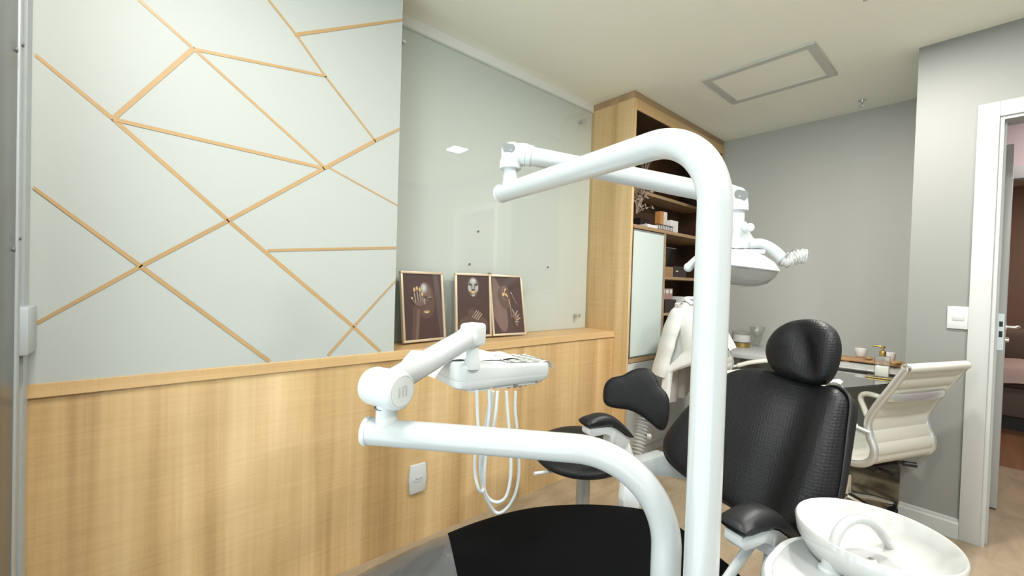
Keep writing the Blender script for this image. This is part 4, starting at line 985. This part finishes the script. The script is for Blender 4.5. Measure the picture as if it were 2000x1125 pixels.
# paper drape over the tray
def drape(u, v):
    x = tw*(-.17+.89*u); y = .040+.26*v+.02*(1-u)-.035*max(0, .25-u)*4
    z = zt0+.003-.016*max(0, x)/tw+.003*math.sin(9*u+6*v)*math.sin(7*v+2)+.0015*math.sin(23*u-8*v)
    if x < -.004: z -= .75*(-.004-x)
    if y > td: z -= .10*(y-td)
    return T0+tx*x+ty*y+Zv*(z+.002-T0.z)
b = MB(); b.surf(drape, 40, 30, .0012, tdir=(0, 0, 1)); tag(b.done('tray_drape', 'paper'), 'white paper drape spread over the back of the instrument tray', 'drape')
def film(u, v):
    x = tw*(.50+.53*u); y = .004+.12*v
    z = zt0+.003-.016*x/tw + .0016*math.sin(25*u+4*v)+.001*math.sin(40*v+7*u)
    if x > tw*.99: z -= 1.8*(x-tw*.99)
    return T0+tx*x+ty*y+Zv*(z-T0.z)
b = MB(); b.surf(film, 30, 20, .0008, tdir=(0, 0, 1)); fl = b.done('film_sheet', 'film', dv); fl['label'] = 'clear wrinkled protective film'
b = MB(); b.surf(lambda u, v: T0+tx*(tw*(.55+.42*u))+ty*(.03+.05*v)+Zv*(zb0-.010-.012*v*0-T0.z-.006*math.sin(22*u)**2-.004*math.sin(9*v+5*u)), 24, 8, .0008, tdir=(0, 0, 1)); f2_ = b.done('film_sheet', 'film', dv)

# ------------------------------------------------------------------ cuspidor unit
BC = V((1.0856, -1.592, .7607)); br_ = .129
cu = thing('cuspidor_unit', 'white dental spittoon unit with round bowl and curved spout', 'spittoon', (.96, -1.60, 0))
b = MB(); zc_ = .690
def stad(r, z, cx0=.955, cx1=1.01, cy0=-1.60, n=20):
    P = []
    for k in range(n+1): a = PI/2+PI*k/n; P.append(V((cx0+r*math.cos(a), cy0+r*math.sin(a), z)))
    for k in range(n+1): a = -PI/2+PI*k/n; P.append(V((cx1+r*math.cos(a), cy0+r*math.sin(a), z)))
    return P
def loft3(b, R):
    R = [[b.bm.verts.new(p) for p in q] for q in R]; n = len(R[0])
    for A, Bq in zip(R, R[1:]):
        for i in range(n): b._f([A[i], A[(i+1) % n], Bq[(i+1) % n], Bq[i]])
    b._f(R[0]); b._f(R[-1])
loft3(b, [stad(.150, 0), stad(.150, .30), stad(.152, zc_-.035), stad(.155, zc_-.030), stad(.155, zc_-.006), stad(.150, zc_)]); b.done('body', 'wt2', cu)
b = MB(); loft3(b, [stad(.138, zc_-.002), stad(.138, zc_+.0015), stad(.135, zc_+.003)]); b.done('top_plate', 'wt', cu)
b = MB(); b.box((.56, -1.53, 0), (.90, -1.325, .40), .05, 3); b.done('pole_base', 'wt2', cu)
prof = [(0, -.066), (.05, -.066), (.075, -.062), (.098, -.047), (.114, -.025), (.123, -.003), (.1265, .0), (.129, -.003), (.126, -.03), (.112, -.056), (.085, -.070), (.05, -.074), (0, -.074)]
b = MB(); b.lathe([(r_, z-.000) for r_, z in prof], BC, n=64); bo = b.done('bowl', 'ceramic', cu, sharp=60)
b = MB(); b.lathe([(0, -.0655), (.045, -.0655), (.047, -.0640), (.040, -.0615), (.02, -.0605), (0, -.0605)], BC, n=32); b.done('strainer', mat('grey_strainer', (.33, .33, .335), .35), bo)
b = MB(); b.ball(BC+V((0, 0, -.0590)), .009, sz=.5); b.done('drain_cap', 'alu', bo)
kf = lambda x, y, d: at(x, y, d=d)
sp0 = kf(1621, 1108, .80); 
b = MB(); path = spline([V((sp0.x, sp0.y, zc_+.002)), kf(1626, 1075, .803), kf(1634, 1045, .81), kf(1652, 1022, .82), kf(1676, 1014, .835), kf(1702, 1022, .85), kf(1722, 1042, .86), kf(1742, 1070, .87), kf(1768, 1094, .88)], 8)
b.tube(path, [.0088]*(len(path)-10)+[.0082, .0082, .0084, .0088, .0092, .0096, .0096, .0092, .0084, .006], 18); b.done('spout', 'wt', cu)
b = MB(); q = V((sp0.x, sp0.y, zc_+.003)); b.lathe([(.019, 0), (.019, .006), (.014, .010), (.0125, .022), (.0095, .024)], q, n=24); b.done('spout_base', 'wt2', cu)

# ------------------------------------------------------------------ assistant's stool
sc_ = V((1.40, -.62, 0))
stl = thing('dentist_stool', 'black dentist stool with shaped backrest between the oak panel and the dental chair', 'stool', sc_)
b = MB(); so2 = [(.205*math.cos(a)*(1.0 if math.cos(a) > 0 else 1.06), .195*math.sin(a)) for a in [2*PI*k/20 for k in range(20)]]
ds = V((.965, -.26, 0)); dsn = V((.26, .965, 0))
fh_ = V((FW.x, FW.y, 0)).normalized(); tn = math.radians(8); sn_ = (Zv*math.cos(tn)-fh_*math.sin(tn)); sd_ = sn_.cross(dsn).normalized() if False else (ds-sn_*ds.dot(sn_)).normalized(); sw_ = sn_.cross(sd_)
b.pad(so2, sc_+fh_*.03+Zv*.518, sd_, sw_, sn_, .03, .038, lambda x, y: -.012*math.exp(-((x/.11)**2+(y/.11)**2)), pf=4, n=80); b.done('seat', 'blk', stl)
b = MB(); b.cyl(sc_+Zv*.445, sc_+Zv*.475, .07); b.box((sc_.x-.05, sc_.y-.06, .440), (sc_.x+.10, sc_.y+.06, .465), .004); b.done('seat_plate', 'black', stl)
b = MB(); b.cyl(sc_+Zv*.09, sc_+Zv*.445, .029); b.done('column', mat('light_grey_steel', (.42, .43, .42), .35, .3), stl)
pl = at(1043, 925, d=1.64); 
b = MB(); b.tube([V((sc_.x-.05, sc_.y+.02, .455)), pl+(V((sc_.x, sc_.y, .455))-pl)*.25, pl], .007, 10); b.done('lever', 'wt2', stl)
for k in range(5):
    a = 2*PI*k/5+.2; d = V((math.cos(a), math.sin(a), 0))
    b = MB(); b.tube([sc_+d*.02+Zv*.10, sc_+d*.16+Zv*.09, sc_+d*.25+Zv*.065], [.026, .02, .014], 12); lg = b.done('leg', 'alu', stl)
    b = MB(); s2 = V((-d.y, d.x, 0))
    for q_ in (-1, 1): b.cyl(sc_+d*.25+s2*(.006*q_)+Zv*.024, sc_+d*.25+s2*(.021*q_)+Zv*.024, .024, bev=.004)
    b.cyl(sc_+d*.25+Zv*.03, sc_+d*.25+Zv*.07, .007); b.done('caster', 'black', lg)
sbc = at(1243, 780, d=1.93); SN = V((-.86, -.38, .18)).normalized(); SW = Zv.cross(SN).normalized(); SV = SN.cross(SW)
sp_px = [(1178, 778), (1181, 752), (1194, 738), (1215, 733), (1234, 723), (1252, 718.5), (1268, 721), (1280, 734), (1290, 754), (1304, 772), (1308, 794), (1306, 820), (1299, 838), (1288, 840), (1270, 826), (1250, 811), (1228, 801), (1200, 797), (1184, 791)]
bo_ = []
for x, y in sp_px:
    q = at(x, y, P=sbc, N=SN)-sbc; bo_.append((q.dot(SW), q.dot(SV)))
bmx = sum(p[0] for p in bo_)/len(bo_)
b = MB(); b.pad(bo_, sbc, SW, SV, SN, .022, .028, lambda x, y: .30*(x-bmx)**2*1.2, pf=4.5, n=90, rings=18); b.done('backrest', 'blk', stl)
b0_, b1_ = at(1240, 905, d=1.90), at(1259, 806, d=1.97)
b = MB(); N_ = 96; L_ = []
for i in range(N_+1):
    L_.append((.021+.0085*(.5+.5*math.cos(2*PI*i/N_*15)), (b1_-b0_).length*i/N_))
b.lathe(L_, b0_, b1_-b0_, 24); b.done('bellows', 'bellow', stl)
b = MB(); b.tube([V((sc_.x+.08, sc_.y-.02, .452)), b0_+V((-.03, 0, -.03)), b0_, b1_, sbc-SN*.02], .012, 10, flat=.6); b.done('back_stem', 'black', stl)
q = at(1267, 853, d=1.93); b = MB(); b.cyl(q-RT*.012, q+RT*.010, .014, bev=.003); b.done('knob', 'bellow', stl)

# ------------------------------------------------------------------ light
LC_ = (1, .97, .92)
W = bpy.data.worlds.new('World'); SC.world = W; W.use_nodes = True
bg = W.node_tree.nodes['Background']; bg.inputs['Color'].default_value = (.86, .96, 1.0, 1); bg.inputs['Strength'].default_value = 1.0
_n, _l = W.node_tree.nodes, W.node_tree.links
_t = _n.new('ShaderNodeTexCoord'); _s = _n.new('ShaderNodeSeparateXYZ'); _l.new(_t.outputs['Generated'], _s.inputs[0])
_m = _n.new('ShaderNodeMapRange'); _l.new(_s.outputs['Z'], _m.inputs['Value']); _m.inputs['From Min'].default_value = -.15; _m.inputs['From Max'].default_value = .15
_m.inputs['To Min'].default_value = 2.5; _m.inputs['To Max'].default_value = 1.45   # added glow below the horizon lifts the ceiling, overcast sky above
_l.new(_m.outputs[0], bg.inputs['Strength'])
pl_ = bpy.data.lights.new('window_portal', 'AREA'); pl_.shape = 'RECTANGLE'; pl_.size = 2.95; pl_.size_y = 2.47; pl_.cycles.is_portal = True
po = bpy.data.objects.new('window_portal', pl_); COL.objects.link(po); po.location = (XW-.12, -1.475, 1.235); po.rotation_euler = (0, -PI/2, 0)
def area(name, loc, size, power, col=(1, .95, .86)):
    a = bpy.data.lights.new(name, 'AREA'); a.energy = power; a.size = size; a.color = col
    o = bpy.data.objects.new(name, a); COL.objects.link(o); o.location = loc; return o
area('downlight_lamp', (LX, LY, H-.012), .15, 26, LC_)
for lx, ly, lp in ((-.08, -.95, 17), (.4, -2.5, 18), (1.5, -2.6, 26)): area('room_fill', (lx, ly, H-.02), .3, lp, LC_)  # unseen fill lights without fixtures, added to flatten and lift the room light
area('corridor_fill', (4.1, -2.3, H-.02), .3, 10, (1, .9, .88))  # unseen fill, added because the closed corridor gets no daylight
area('far_room_fill', (6.2, -2.4, H-.02), .4, 14, (1, .82, .66))  # unseen warm fill, added so the room past the doorway is lit
vs_ = SC.view_settings
vs_.view_transform = 'Standard'; vs_.look = 'None'; vs_.gamma = 1; vs_.exposure = 0.58; vs_.use_curve_mapping = False
SC.cycles.max_bounces = 10; SC.cycles.diffuse_bounces = 6; SC.cycles.transparent_max_bounces = 16; SC.cycles.use_denoising = True
SC.cycles.sample_clamp_indirect = 8; SC.cycles.caustics_reflective = False; SC.cycles.caustics_refractive = False
